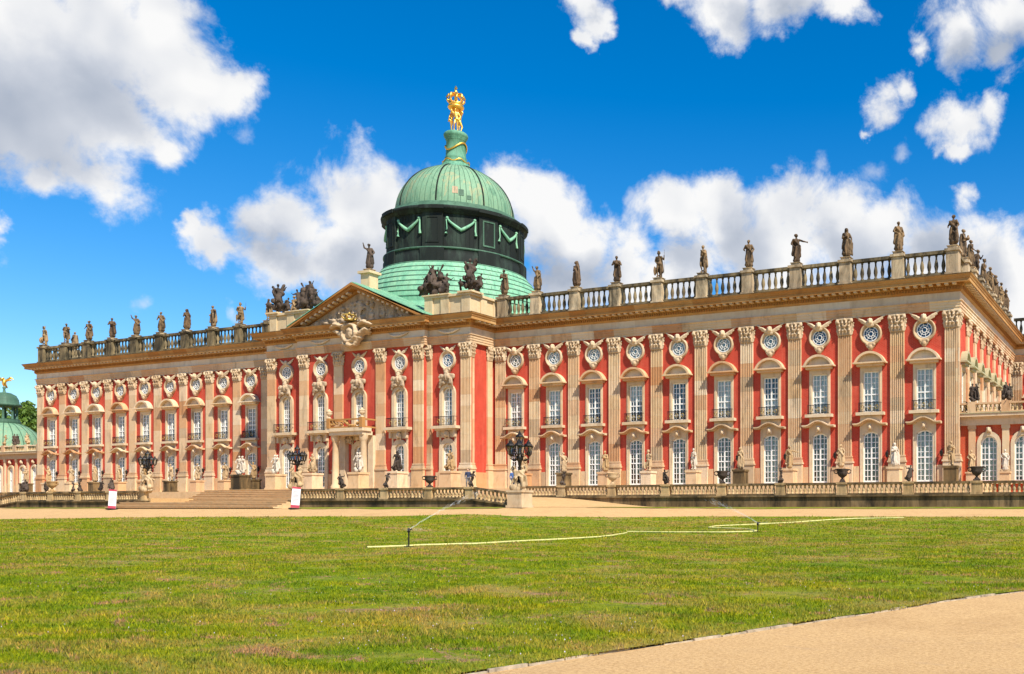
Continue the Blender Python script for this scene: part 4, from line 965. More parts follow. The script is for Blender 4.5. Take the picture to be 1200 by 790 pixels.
# carved garlands in the frieze of the middle block
for x, y in ((-11, YO), (-5.2, YI), (5.2, YI), (11, YO)): P('garland', FIG['garland_relief'], (x, y - PF - .05, 17.3), scale=(2.0, 1.2, 1.1))
ct = P('cartouche', FIG['cartouche'], (0, YI - PF - .62, 17.45), scale=(1.5, 2.6, 1.12))
cg = MB(); cg.lathe([(.5, 0), (.55, .02), (.55, .2), (.5, .22)], 14)
for k in range(6):
    a = k * math.pi / 3; cg.tube([(r * math.cos(a), r * math.sin(a), z) for r, z in ((.52, .2), (.75, .45), (.6, .72), (.1, .78))], .09, 6)
cg.ball((0, 0, .9), .14)
inst('gilded_crown', cg.mesh('gilded_crown', 'gold_dull'), ct, (0, -.22, 1.12), 0, (.6, .4, .75))
# pediment
AP = 22.35; HP = 9.0
yp0, yp1 = YI - PF - .9, YI - PF + .9
ped = MB(); ped.prism_y([(-HP + .4, 18.66), (HP - .4, 18.66), (0, AP - .35)], YI - PF + .02, YI - PF + 1.0)
pdm = P('pediment', ped.mesh('pediment', 'relief_stone'))
def rake(s):
    m = MB(); dx, dz = HP, AP - 18.62; l = math.hypot(dx, dz); nx, nzz = dz / l, dx / l
    for o0, o1, y0 in ((-.02, .22, -1.05), (-.28, -.021, -.85), (-.55, -.281, -.25)):
        ptsx = [(s * (HP + o0 * nx - 0.0), 18.67 + max(o0, 0) * nzz), (s * (HP + o1 * nx), 18.67 + max(o1 * nzz, .01)), (0, AP + o1 / nzz), (0, AP + o0 / nzz)]
        if o0 < 0: ptsx[0] = (s * (HP - abs(o0) * l / dz), 18.67); ptsx[1] = (s * (HP - abs(o1) * l / dz), 18.67)
        if s < 0: ptsx = ptsx[::-1]
        m.prism_y(ptsx, YI - PF + y0, YI - PF + 1.2)
    return m
for s in (-1, 1): inst('raking_cornice', rake(s).mesh('raking_cornice', 'sandstone_ochre'), pdm)
for s in (-1, 1):
    rm = MB()
    for i in range(13):
        t = (i + .9) / 14.5; x, z_ = s * (HP * (1 - t) - .25), 18.66 + (AP - 18.66) * t - .62
        if z_ < 18.7: continue
        k0 = len(rm.v); rm.box(-.16, .16, YI - PF - .78, YI - PF - .26, -.0, .20)
        rm.xform(Matrix.Translation((x, 0, z_ + .22)) @ Matrix.Rotation(s * math.atan2(AP - 18.66, HP), 4, 'Y'), k0)
    tag(inst('raking_modillions', rm.mesh('raking_modillions', 'sandstone_pale'), pdm), kind='stuff')
inst('relief', FIG['pediment_relief'], pdm, (0, YI - PF - .02, 18.66), 0, (1.25, .9, .98))
def roof_slope(s):
    m = MB(); a = (s * (HP - .0), 18.93); b = (0, AP + .33)
    y0, y1 = YI - PF - .9, 3.5
    m.add([(a[0], y0, a[1]), (b[0], y0, b[1]), (b[0], y1, b[1]), (a[0], y1, a[1]), (a[0], y0, a[1] - .08), (b[0], y0, b[1] - .08), (b[0], y1, b[1] - .08), (a[0], y1, a[1] - .08)], [(0, 1, 2, 3) if s > 0 else (3, 2, 1, 0), (4, 7, 6, 5), (0, 4, 5, 1), (1, 5, 6, 2), (2, 6, 7, 3), (3, 7, 4, 0)])
    for i in range(10):
        y = y0 + .5 + i * .8; m.tube([(a[0], y, a[1] + .02), (b[0], y, b[1] + .02)], .03, 4)
    return m
for s in (-1, 1): inst('copper_slope', roof_slope(s).mesh('copper_slope', 'copper_bright'), pdm)
ap = MB(); ap.cbox(0, 0, 0, .25, 1.5, 1.5); ap.cbox(0, 0, .25, 1.7, 1.15, 1.15); ap.cbox(0, 0, 1.7, 1.95, 1.6, 1.6)
P('statue_base', ap.mesh('statue_base', 'attic_stone'), (0, -2.9, 22.2))

# --- attic of the middle block and the roof balustrades
BT = 20.95
def attic(s):
    m = MB(); y0 = YO + .1
    for a, b, ya, yb in ((8.0, 13.3, y0 - .0, y0 + .9), (12.4, 13.29, y0 + .9, 1.0)):
        m.box(min(s * a, s * b), max(s * a, s * b), ya, yb, 18.67, 20.55)
    m.box(min(s * 7.8, s * 13.55), max(s * 7.8, s * 13.55), y0 - .2, y0 + 1.05, 20.55, 20.78); m.box(min(s * 12.2, s * 13.53), max(s * 12.2, s * 13.53), y0 + 1.05, 1.1, 20.55, 20.775)
    for x in (8.3, 10.3, 12.85): m.box(s * x - .5, s * x + .5, y0 - .12, y0 - .002, 18.67, 20.548)
    m.box(min(s * 12.0, s * 13.75), max(s * 12.0, s * 13.75), y0 - .35, y0 + 1.4, 20.78, 20.95); m.box(min(s * 7.6, s * 10.9), max(s * 7.6, s * 10.9), y0 - .3, y0 + 1.2, 20.78, 20.9)
    for t in (-1.6, .3): m.box(min(s * 13.3, s * 13.42), max(s * 13.3, s * 13.42), t - .45, t + .45, 18.67, 20.549)
    return m
for s in (-1, 1): P('attic', attic(s).mesh('attic', 'attic_stone'))
def post_mb(w=1.0, d=.95, h=BT - 18.68):
    m = MB(); m.cbox(0, 0, 0, .35, w + .18, d + .18); m.cbox(0, 0, .35, h - .2, w, d); m.cbox(0, 0, h - .2, h, w + .22, d + .22); return m
ME['post'] = post_mb().mesh('balustrade_post', 'roof_stone')
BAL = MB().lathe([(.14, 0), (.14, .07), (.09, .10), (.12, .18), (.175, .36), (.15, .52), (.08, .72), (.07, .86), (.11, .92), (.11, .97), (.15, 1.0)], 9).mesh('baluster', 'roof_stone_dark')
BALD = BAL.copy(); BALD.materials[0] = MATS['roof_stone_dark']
def rail_run(p0, p1, n, parent=None, zb=18.68, h0=.48, h1=BT - 18.68 - .28, zt=BT - .02, mat='roof_stone_dark', w=.42, bal=BAL, name='roof_balustrade', drop=0.):
    a, b = Vector((*p0, 0)), Vector((*p1, 0)); L = (b - a).length; rz = math.atan2(b.y - a.y, b.x - a.x)
    m = MB()
    if not drop: m.box(0, L, -w / 2 - .08, w / 2 + .08, 0, h0 * .45); m.box(.002, L - .002, -w / 2, w / 2, h0 * .45, h0)
    else:
        for (z0, z1, ww) in ((0, h0 * .45, w / 2 + .08), (h0 * .45, h0, w / 2), (h1, zt - zb, w / 2 + .04)):
            k = len(m.v); m.box(0, L, -ww, ww, z0, z1)
            for i in range(k, len(m.v)):
                x, y, z = m.v[i]; m.v[i] = (x, y, z - drop * x / L)
    par = P(name, m.mesh(name, mat), (a.x, a.y, zb), rz) if parent is None else inst(name, m.mesh(name, mat), parent, (a.x, a.y, zb), rz)
    if not drop: inst('rail', MB().box(0, L, -w / 2 - .04, w / 2 + .04, h1, zt - zb).mesh('rail', mat), par)
    for i in range(n): inst('baluster', bal, par, (L * (i + .5) / n, 0, h0 - drop * (i + .5) / n), 0, (1, 1, h1 - h0))
    return par
YB = .35
for s in (-1, 1):
    xs = [58.76 - 4.5 * k for k in range(10)] + [14.3]
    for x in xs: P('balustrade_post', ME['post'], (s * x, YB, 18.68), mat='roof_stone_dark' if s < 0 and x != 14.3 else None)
    for a, b in zip(xs, xs[1:]):
        p0, p1 = (s * (a - .5), YB), (s * (b + .5), YB)
        if s > 0: p0, p1 = p1, p0
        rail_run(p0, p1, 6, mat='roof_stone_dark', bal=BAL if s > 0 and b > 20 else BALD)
XB = 58.76
ysd = [YB] + [1.05 + SB * k for k in range(1, 9)]
for y in ysd[1:]: P('balustrade_post', ME['post'], (XB, y, 18.68), scale=(1, .9, 1))
for a, b in zip(ysd, ysd[1:]): rail_run((XB, a + .55), (XB, b - .5), 4)
for k in range(2):
    P('balustrade_post', ME['post'], (-XB, 4.1 + 4.2 * k, 18.68)); rail_run((-XB, 4.1 + 4.2 * k - .5), (-XB, (YB if k == 0 else 4.1) + .5), 5)
for k in range(3): P('balustrade_post', ME['post'], (XB + 2.5 + 4.5 * k, YR + .7, 18.68)); rail_run((XB + (.5 if k == 0 else 3.0 + 4.5 * (k - 1)), YR + .7), (XB + 2.0 + 4.5 * k, YR + .7), 6 if k else 3)
# dark core added behind the windows to block light leaks, flat roof
ib = MB(); ib.box(-58.5, 58.5, 1.3, 34, Z0 - .2, 18.5); ib.box(-12.7, 12.7, -2.6, 1.299, Z0 - .2, 18.5); ib.box(58.501, 76, YR + 1.3, 36, Z0 - .2, 18.5)
P('light_block_core', ib.mesh('light_block_core', 'room_shade'))
rf = MB(); rf.box(-58.3, 58.3, .9, 34, 18.5, 18.75); rf.box(-12.3, 12.3, -2.5, .899, 18.5, 18.76); rf.box(58.301, 76, YR + 1.2, 36, 18.5, 18.75)
P('roof', rf.mesh('roof', 'copper_roof_low'))
# foundation under the palace
fb = MB(); fb.box(-59.3, 59.3, .02, 34, .1, Z0 - .31); 
P('foundation', fb.mesh('foundation', 'sandstone'))

# --- dome
DC = (0.0, 9.9)
def ring_pts(r, n, a0=0): return [(DC[0] + r * math.sin(a0 + 2 * math.pi * i / n), DC[1] - r * math.cos(a0 + 2 * math.pi * i / n)) for i in range(n)]
cap_prof = []
for i in range(17):
    t = math.pi / 2 * i / 16 * .86; cap_prof.append((6.5 * math.cos(t), 33.1 + 5.85 * math.sin(t)))
dome = P('dome', MB().lathe(cap_prof, 64, DC).mesh('dome', 'copper_green'))
sm_ = MB()
for k in range(64):
    if k % 8 == 4: continue
    a = 2 * math.pi * k / 64 - math.pi / 2
    sm_.tube([(DC[0] + r * math.cos(a), DC[1] + r * math.sin(a), z) for r, z in cap_prof], .03, 4)
tag(inst('seams', sm_.mesh('seams', 'copper_mid'), dome), kind='stuff')
for k in range(8):
    a = math.pi / 8 + k * math.pi / 4
    inst('rib', MB().tube([(DC[0] + (r + .02) * math.cos(a), DC[1] + (r + .02) * math.sin(a), z + .02) for r, z in cap_prof], .085, 6).mesh('rib', 'copper_dark'), dome)
for i, (a, z0, w_, h_) in enumerate(((.80, 33.9, .55, .7), (.93, 33.55, .45, .45), (.70, 34.1, .6, .8))):   # dark repair sheets
    r0 = 6.5 * math.sqrt(max(0, 1 - ((z0 - 33.1) / 5.85) ** 2)) + .03; r1 = 6.5 * math.sqrt(max(0, 1 - ((z0 + h_ - 33.1) / 5.85) ** 2)) + .03; da = w_ / 13
    vs = [(DC[0] + r * math.sin(q), DC[1] - r * math.cos(q), z) for r, z in ((r0, z0), (r1, z0 + h_)) for q in (a - da, a + da)]
    inst('repair_sheet', MB().add(vs, [(0, 1, 3, 2)]).mesh('repair_sheet', 'relief_stone' if i == 2 else 'copper_mid'), dome)
for nm, pr, mt in (('base_ring', [(6.5, 32.3), (7.75, 32.35), (7.6, 32.5), (7.3, 32.55), (7.3, 32.72), (7.0, 32.75), (7.0, 32.95), (6.7, 33.0), (6.7, 33.14), (6.4, 33.2)], 'copper_mid'),
                   ('drum_cornice', [(7.4, 31.55), (7.6, 31.62), (7.68, 31.8), (7.95, 31.95), (8.0, 32.2), (7.85, 32.32), (6.5, 32.36)], 'copper_dark'),
                   ('drum', [(7.36, 27.9), (7.36, 31.65)], 'copper_dark'), ('drum_base', [(7.75, 26.2), (7.75, 27.2), (7.68, 27.25), (7.64, 27.75), (7.72, 27.8), (7.72, 27.95), (7.3, 28.0)], 'copper_dark')):
    inst(nm, MB().lathe(pr, 72, DC).mesh(nm, mt), dome)
vs_ = MB()
for k in range(104):
    a = 2 * math.pi * k / 104; r = 7.37
    vs_.tube([(DC[0] + r * math.cos(a), DC[1] + r * math.sin(a), 28.0), (DC[0] + r * math.cos(a), DC[1] + r * math.sin(a), 31.55)], .024, 4)
tag(inst('drum_seams', vs_.mesh('drum_seams', 'copper_dark'), dome), kind='stuff')
rim = MB().lathe([(7.66, 27.74), (7.76, 27.78), (7.76, 27.94), (7.66, 27.98)], 72, DC, cap=False); inst('drum_moulding', rim.mesh('drum_moulding', 'copper_mid'), dome)
def arc_box(m, r0, r1, a0, a1, z0, z1, n=5):
    for i in range(n):
        b0, b1 = a0 + (a1 - a0) * i / n, a0 + (a1 - a0) * (i + 1) / n
        q = [(DC[0] + r * math.sin(b), DC[1] - r * math.cos(b)) for r, b in ((r1, b0), (r1, b1), (r0, b1), (r0, b0))]; m.prism_z(q, z0, z1)
for k in range(8):
    a = math.pi / 8 + k * math.pi / 4; h = .125
    m = MB(); arc_box(m, 7.2, 7.62, a - h - .02, a + h + .02, 27.95, 31.58, 4)
    arc_box(m, 7.6, 8.08, a - h - .04, a + h + .04, 31.9, 32.28, 4); arc_box(m, 7.6, 7.86, a - h - .04, a + h + .04, 26.3, 27.8, 4)
    inst('drum_pilaster', m.mesh('drum_pilaster', 'copper_dark'), dome)
    m = MB(); arc_box(m, 7.62, 7.68, a - h * .75, a - h * .60, 28.4, 31.2, 1); arc_box(m, 7.62, 7.68, a + h * .60, a + h * .75, 28.4, 31.2, 1); arc_box(m, 7.62, 7.68, a - h * .60, a + h * .60, 28.4, 28.56, 2); arc_box(m, 7.62, 7.68, a - h * .60, a + h * .60, 31.05, 31.2, 2)
    inst('panel_frame', m.mesh('panel_frame', 'copper_mid' if k == 1 else 'copper_dark'), dome)
    b = k * math.pi / 4; m = MB()
    def dp(t, z, r=7.48): return (DC[0] + r * math.sin(b + t), DC[1] - r * math.cos(b + t), z)
    m.tube([dp(-.19 + .38 * i / 12, 31.0 - 1.15 * (1 - abs(i - 6) / 6) ** .75) for i in range(13)], [.10 + .09 * math.sin(math.pi * i / 12) for i in range(13)], 7)
    for q in (-1, 1):
        m.tube([dp(q * .19, 31.15), dp(q * .2, 30.9), dp(q * .2, 29.9), dp(q * .205, 29.4)], [.10, .08, .11, .16], 7); m.ball(dp(q * .19, 31.05), .17, 8, 5)
    inst('garland', m.mesh('garland', 'copper_bright'), dome)
NT = 8
rz_ = lambda t: (10.45 - 2.55 * t ** 1.6, 21.6 + 4.75 * t)
sk = [(10.7, 21.0)]
for i in range(NT + 1):
    r, z = rz_(i / NT); sk += [(r + .10, z - .08), (r + .10, z)]
    if i < NT: sk += [(r - .02, z + .01)]
inst('skirt_roof', MB().lathe(sk + [(7.7, 26.4)], 72, DC, smooth=False).mesh('skirt_roof', 'copper_bright'), dome)
sk_s = MB()
for i in range(NT):
    (r, z), (r2, z2) = rz_(i / NT), rz_((i + 1) / NT)
    for k in range(72):
        a = 2 * math.pi * (k + .5 * (i % 2)) / 72
        sk_s.tube([(DC[0] + rr * math.cos(a), DC[1] + rr * math.sin(a), zz) for rr, zz in ((r + .01, z + .02), (r2 + .08, z2 - .1))], .028, 4)
tag(inst('skirt_seams', sk_s.mesh('skirt_seams', 'copper_bright'), dome), kind='stuff')
for i in range(1, NT + 1):
    r, z = rz_(i / NT); inst('skirt_band', MB().lathe([(r + .09, z - .13), (r + .14, z - .12), (r + .14, z - .05), (r + .08, z - .03)], 72, DC, cap=False).mesh('skirt_band', 'copper_mid'), dome)
inst('lantern', MB().lathe([(1.95, 38.55), (1.9, 38.85), (1.62, 38.95), (1.55, 39.25), (1.3, 39.45), (1.2, 39.9), (1.24, 40.0), (1.12, 40.15), (1.05, 42.0), (1.15, 42.1), (1.12, 42.2), (1.3, 42.4), (1.36, 42.65), (1.28, 42.8), (1.1, 42.95), (.02, 43.08)], 32, DC).mesh('lantern', 'copper_lantern'), dome)
sw = MB(); sw.tube([(DC[0] + 1.16 * math.cos(t), DC[1] + 1.16 * math.sin(t), 41.2 + .45 * math.sin(2 * t + 1.5)) for t in np.linspace(0, 2 * math.pi, 40)], .10, 6)
sw.tube([(DC[0] + 1.45 * math.cos(t), DC[1] + 1.45 * math.sin(t), 39.5 - .14 * math.cos(6 * t)) for t in np.linspace(0, 2 * math.pi, 60)], .085, 6)
inst('gilded_swag', sw.mesh('gilded_swag', 'gold'), dome)
# gilded graces with the crown
gr = empty('gilded_statue', (DC[0], DC[1], 43.06)); tag(gr, 'gilded three figures holding up a crown on top of the dome lantern', 'statue')
for k in range(3): inst('figure', FIG['grace'], gr, (.5 * math.sin(k * 2.094 + .7), -.5 * math.cos(k * 2.094 + .7), 0), k * 2.094 + .7, 1.42)
inst('cushion', MB().lathe([(.35, 2.55), (.75, 2.62), (.9, 2.78), (.88, 2.95), (.6, 3.05)], 20).mesh('cushion', 'gold'), gr)
cr = MB(); cr.lathe([(.62, 3.05), (.66, 3.06), (.68, 3.3), (.62, 3.32)], 20)
for k in range(8):
    a = k * math.pi / 4; cr.tube([(r * math.cos(a), r * math.sin(a), z) for r, z in ((.64, 3.3), (.80, 3.5), (.84, 3.75), (.68, 3.98), (.4, 4.06), (.08, 4.04))], [.10, .11, .11, .10, .09, .08], 6)
cr.ball((0, 0, 4.25), .2); cr.box(-.05, .05, -.05, .05, 4.4, 4.8); cr.box(-.16, .16, -.045, .045, 4.56, 4.66)
cr.xform(Matrix.Translation((0, 0, 3.0)) @ Matrix.Diagonal((1.16, 1.16, 1.3, 1)) @ Matrix.Translation((0, 0, -3.05)))
inst('crown', cr.mesh('crown', 'gold'), gr)
# ------------------------------------------------------------------ terrace
FL = 1.0                                     # lower terrace floor
def slab(name, pts, z0, z1, mat): return structure(MB().prism_z(pts, z0, z1).build(name, mat))
YT, YB2 = -20.0, -10.0                       # front of the middle terrace, front of the side terraces
slab('terrace', [(-27.0, YT + .3), (-8.6, YT + .3), (-8.6, -15.2), (8.6, -15.2), (8.6, YT + .3), (27.0, YT + .3), (27.0, YB2 + .3), (95, YB2 + .3), (95, 3), (-95, 3), (-95, YB2 + .3), (-27, YB2 + .3)], -.1, FL, 'gravel')
slab('upper_terrace', [(-62, -4.6), (-15, -4.6), (-15, -9.5), (15, -9.5), (15, -4.6), (62, -4.6), (62, 1.9), (-62, 1.9)], FL + .004, Z0, 'steps_stone')
def stairs(name, x0, x1, y0, dy, z0, z1, n, mat, flip=False):
    st = empty(name, ((x0 + x1) / 2, y0, z0)); h = (z1 - z0) / n
    for i in range(n):
        m = MB().box(x0, x1, y0 + dy * i, y0 + dy * n + .0 + .02 * 0, z0 + h * i + .002, z0 + h * (i + 1)); m.box(x0 - .001, x1 + .001, y0 + dy * i - .09, y0 + dy * i - .001, z0 + h * (i + 1) - .045, z0 + h * (i + 1) - .003)
        inst('step', m.mesh('step', mat), st, (-(x0 + x1) / 2, -y0, -z0))
    return st
s1 = stairs('stone_steps', -11.6, 9.0, YT - 1.72, .42, .10, .62, 4, 'steps_stone'); tag(s1, 'lower flight of wide stone steps rising from the gravel drive', 'steps')
slab('stair_landing', [(-8.6, YT - .03), (8.6, YT - .03), (8.6, -16.4), (-8.6, -16.4)], -.1, .622, 'gravel')
s1b = stairs('stone_steps', -8.6, 8.6, -16.4, .40, .63, FL + .003, 3, 'steps_stone'); tag(s1b, 'middle flight of stone steps behind the gravel landing', 'steps')
s2 = stairs('stone_steps', -14.9, 14.9, -11.6, .42, FL + .004, Z0 - .002, 5, 'steps_stone'); tag(s2, 'upper flight of stone steps leading to the palace doors', 'steps')

BAL2 = MB().lathe([(.11, 0), (.11, .08), (.07, .11), (.12, .30), (.125, .42), (.075, .70), (.06, .86), (.095, .92), (.11, 1.0)], 8).mesh('baluster', 'terrace_stone')
def terrace_wall(name, label, pts, posts, z_base, z_floor, top, group='terrace balustrades'):
    """retaining wall with a stone balustrade along a straight run; posts are distances along it"""
    a, b = Vector((*pts[0], 0)), Vector((*pts[1], 0)); L = (b - a).length; d = (b - a) / L; rz = math.atan2(d.y, d.x)
    root = empty(name, (a.x, a.y, z_base - .1), rz); tag(root, label, 'balustrade', group)
    zb = z_base - .1
    x = 0; q = random.Random(int(abs(a.x) * 7))
    while x < L - .1:                                      # wall blocks in one course and a coping
        w = min(q.uniform(1.1, 2.2), L - x)
        inst('wall_stone', MB().box(x + .006, x + w - .006, -.02, .5, 0, z_floor - zb - .12).mesh('wall_stone', 'mossy_stone'), root)
        inst('coping_stone', MB().box(x + .003, x + w - .003, -.14, .55, z_floor - zb - .118, z_floor - zb).mesh('coping_stone', 'mossy_stone'), root)
        x += w
    zf = z_floor - zb; H = top - z_floor
    for p in posts:
        m = MB(); m.box(p - .42, p + .42, .0 - .04, .5, zf, zf + H * .16); m.box(p - .34, p + .34, .02, .44, zf + H * .16, zf + H * .86); m.box(p - .42, p + .42, -.05, .51, zf + H * .86, zf + H + .02)
        inst('post', m.mesh('post', 'terrace_stone'), root)
    for p0, p1 in zip(posts, posts[1:]):
        rail_run((p0 + .42, .22), (p1 - .42, .22), max(3, round((p1 - p0 - .84) / .34)), parent=root, zb=zf, h0=H * .14, h1=H * .82, zt=zf + H, mat='mossy_stone', w=.26, bal=BAL2, name='railing')
    return root
TOPR = 1.97
RP = [24.0, 28.2, 33.08, 38.04, 42.97, 47.86, 52.7, 57.65, 62.45, 67.2, 72.0]
terrace_wall('terrace_balustrade', 'mossy stone terrace balustrade running before the wing beside the low arcade', ((24.0 - .42, YB2), (72.5, YB2)), [x - 23.58 for x in RP], .17, 1.05, TOPR)
CP = [9.4, 14.27, 18.79, 23.18, 27.05]
terrace_wall('terrace_balustrade', 'stone terrace balustrade between the wide steps and the sculpted lamp on a block', ((8.75, YT), (27.5, YT)), [x - 8.75 for x in CP], .13, .78, 1.65)
LP_ = [-26.6, -22.5, -18.4, -13.9, -9.4]
terrace_wall('terrace_balustrade', 'dark mossy stone balustrade on the domed pavilion side of the wide steps', ((-27.05, YT), (-8.75, YT)), [x + 27.05 for x in LP_], .13, .78, 1.65)
terrace_wall('terrace_balustrade', 'mossy stone terrace balustrade running before the wing beside the domed pavilion', ((-72, YB2), (-24, YB2)), [i * 4.7 + .45 for i in range(11)], .17, 1.05, TOPR)
def ramp_wall(s, label, L):
    x0 = s * 27.48; root = empty('ramp_balustrade', (x0, YT, .0)); tag(root, label, 'balustrade', 'ramp balustrades')
    m = MB(); n = 8; drop = .52 * L / 4.2
    for i in range(n):
        a, b = s * L * i / n, s * L * (i + 1) / n; za, zb_ = .66 - drop * i / n, .66 - drop * (i + 1) / n
        k = len(m.v); m.box(min(a, b), max(a, b), -.02, .45, 0, .5)
        for j in range(k, len(m.v)):
            x, y, z = m.v[j]; m.v[j] = (x, y, (.66 - drop * abs(x) / L) if z > .3 else -.25)
    inst('wall', m.mesh('wall', 'mossy_stone'), root)
    m = MB(); m.box(min(0, s * L), max(0, s * L), -.12, .5, .66, .78)
    for j in range(len(m.v)):
        x, y, z = m.v[j]; m.v[j] = (x, y, z - drop * abs(x) / L)
    inst('coping', m.mesh('coping', 'mossy_stone'), root)
    m = MB(); m.box(min(0, s * L), max(0, s * L), .06, .38, 1.5, 1.65)
    for j in range(len(m.v)):
        x, y, z = m.v[j]; m.v[j] = (x, y, z - drop * abs(x) / L)
    inst('rail', m.mesh('rail', 'mossy_stone'), root)
    for i in range(int(L / .34)): t = (i + .5) / int(L / .34); inst('baluster', BAL2, root, (s * L * t, .22, .78 - drop * t), 0, (1, 1, .72))
ramp_wall(1, 'short stone balustrade sloping down to the sculpted lamp block', 4.0)
ramp_wall(-1, 'stone balustrade sloping down beside the domed pavilion side ramp', 9.0)
for s in (-1, 1):                                         # gravel ramps between the two balustrades
    vs, n = [], 10
    L1, L2 = (4.2, 12.5) if s > 0 else (9.5, 14)
    for j in range(n + 1):
        t = j / n; z = FL + .005 - (FL - .13) * (t * t * (3 - 2 * t))
        for q in range(5):
            y = YT + .46 + (YB2 - YT - .5) * q / 4; x = s * (26.5 + (L1 + (L2 - L1) * q / 4 - .0) * t); vs.append((x, y, max(z, terrain(x, y) + .012 if t > .7 else -9)))
    structure(MB().add(vs, [(j * 5 + i, (j + 1) * 5 + i, (j + 1) * 5 + i + 1, j * 5 + i + 1) for j in range(n) for i in range(4)], True).build('gravel_ramp', 'gravel'))

# ------------------------------------------------------------------ statues
PL = {}
def plinth_mesh(w, h, mat):
    k = (w, h, mat)
    if k not in PL:
        m = MB(); m.cbox(0, 0, 0, h * .14, w + .16, w + .16); m.cbox(0, 0, h * .14, h * .88, w, w); m.cbox(0, 0, h * .88, h, w + .14, w + .14); PL[k] = m.mesh('pedestal', mat)
    return PL[k]
def statue(kind, loc, rz, h, label, mat, group=None, ped=None, name='statue', pmat='sandstone', cat='statue'):
    r = empty(name, loc, 0); tag(r, label, cat, group)
    ph = ped[1] if ped else .26
    inst('pedestal', plinth_mesh(ped[0], ph, pmat) if ped else plinth_mesh(.78, .26, 'roof_stone'), r)
    me = FIG[kind]; zmin = min(v.co.z for v in me.vertices) if kind not in ZMIN else ZMIN[kind]; ZMIN[kind] = zmin
    zmax = ZMAX.setdefault(kind, max(v.co.z for v in me.vertices)); s = h / (zmax - zmin)
    inst('figure', me, r, (0, 0, ph - zmin * s - .01), rz, s, mat)
    return r
ZMIN, ZMAX = {}, {}
ZT = BT + .001
for k in range(11):                                        # wing beside the low arcade
    x = 58.76 - 4.5 * k if k < 10 else 14.3; kd = ['with_child', 'robed', 'matron', 'pointing', 'robed', 'hero', 'warrior', 'bearer', 'matron', 'robed_raised', 'bearer'][k]
    statue(kd, (x, YB, ZT), R(random.uniform(-30, 40)), 2.55, f'{LOOK[kd]} stone statue on roof balustrade, {ORD[k]} from the corner above the low arcade', 'statue_roof', 'statues along the palace roof')
    kd = STAND[(k * 3 + 1) % 8]
    statue(kd, (-x, YB, ZT), R(random.uniform(-30, 40)), 2.5, f'{LOOK[kd]} stone statue on roof balustrade, {ORD[k]} from the corner beside the domed pavilion', 'statue_roof', 'statues along the palace roof')
for k, y in enumerate(ysd[1:]):
    kd = STAND[(k * 5 + 2) % 8]
    statue(kd, (XB, y, ZT), R(90 + random.uniform(-25, 25)), 2.5, f'{LOOK[kd]} statue on side roof parapet, {ORD[k]} behind the corner above the low arcade', 'statue_roof', 'statues along the palace side roof')
statue('robed', (-XB, 4.1, ZT), R(-80), 2.4, 'dark stone statue on the side roof parapet nearest the domed pavilion', 'statue_roof', 'statues along the palace side roof')
statue('robed_raised', (0, -2.9, 24.152), R(20), 2.7, 'dark stone statue standing on the tall block behind the pediment peak', 'statue_dark')
def group_piece(kind, loc, rz, s, label, mat='statue_dark', group='sculpture groups on the attic'):
    o = inst('sculpture_group', FIG[kind], None, loc, rz, s, mat); tag(o, label, 'sculpture', group); zm = min(v.co.z for v in FIG[kind].vertices)
    o.location.z -= zm * (s if isinstance(s, (int, float)) else s[2]) + .02; return o
group_piece('group_wide', (8.3, YO + .75, 20.9), 0, 1.12, 'dark wide group of seated figures on attic beside pediment, arcade side')
group_piece('group_tall', (12.85, YO + .65, 20.95), .2, 1.1, 'dark tall figure group on the attic corner, arcade side')
group_piece('group_wide', (-8.5, YO + .75, 20.9), 3.1, 1.12, 'dark wide group of seated figures on attic beside pediment, pavilion side')
group_piece('group_tall', (-12.85, YO + .65, 20.95), .6, 1.08, 'dark tall figure group on the attic corner, pavilion side')
# statues on pedestals before the pilasters
GM = ['statue_ochre', 'statue_white', 'statue_ochre', 'statue_ochre', 'statue_ochre', 'statue_white', 'statue_ochre', 'statue_ochre', 'statue_ochre', 'statue_ochre']
GK = ['hero', 'matron', 'robed', 'pointing', 'matron', 'hero', 'warrior', 'bearer', 'robed_raised', 'with_child']
for k in range(10):
    x = 59.1 - 4.5 * k
    statue(GK[k], (x, -2.2, Z0), R(random.uniform(-20, 40)), 1.95, f'{"white marble" if GM[k] == "statue_white" else "ochre stone"} {LOOK[GK[k]]} statue on terrace block, {ORD[k]} from the low arcade', GM[k], 'statues before the palace wing', (1.0, 1.45), pmat='sandstone' if k % 4 else 'mossy_stone')
    kd = STAND[(k * 3 + 2) % 8]
    statue(kd, (-58.0 + 4.5 * k, -2.2, Z0), R(random.uniform(-20, 40)), 1.95, f'ochre stone {LOOK[kd]} statue on terrace block, {ORD[k]} from the domed pavilion', 'statue_ochre', 'statues before the far palace wing', (1.0, 1.35), pmat='sandstone' if k % 3 else 'mossy_stone')
for x, kd, mt, lb in ((13.6, 'group_struggle', 'statue_ochre', 'weathered pair of struggling figures on block at the corner of the middle block, arcade side'), (8.2, 'group_struggle', 'statue_dark', 'dark weathered figure group on block between two arched windows'),
                      (3.4, 'group_pair', 'statue_white', 'white marble pair of figures on block beside the portal column, arcade side'), (-2.6, 'group_struggle', 'statue_ochre', 'ochre and white figure group on block beside the portal, pavilion side'),
                      (-7.6, 'group_pair', 'statue_white', 'white figure pair on block by the window next to the portal, pavilion side'), (-12.6, 'group_pair', 'statue_white', 'white figure pair on dark block at the corner of the middle block, pavilion side')):
    y = -7.6 if abs(x) < 13 else -6.6
    statue(kd, (x, y, Z0), R(random.uniform(-15, 15)), 1.95, lb, mt, 'figure groups before the middle block', (1.3, 1.6), name='sculpture_group', cat='sculpture', pmat='sandstone' if 'dark block' not in lb else 'mossy_stone')
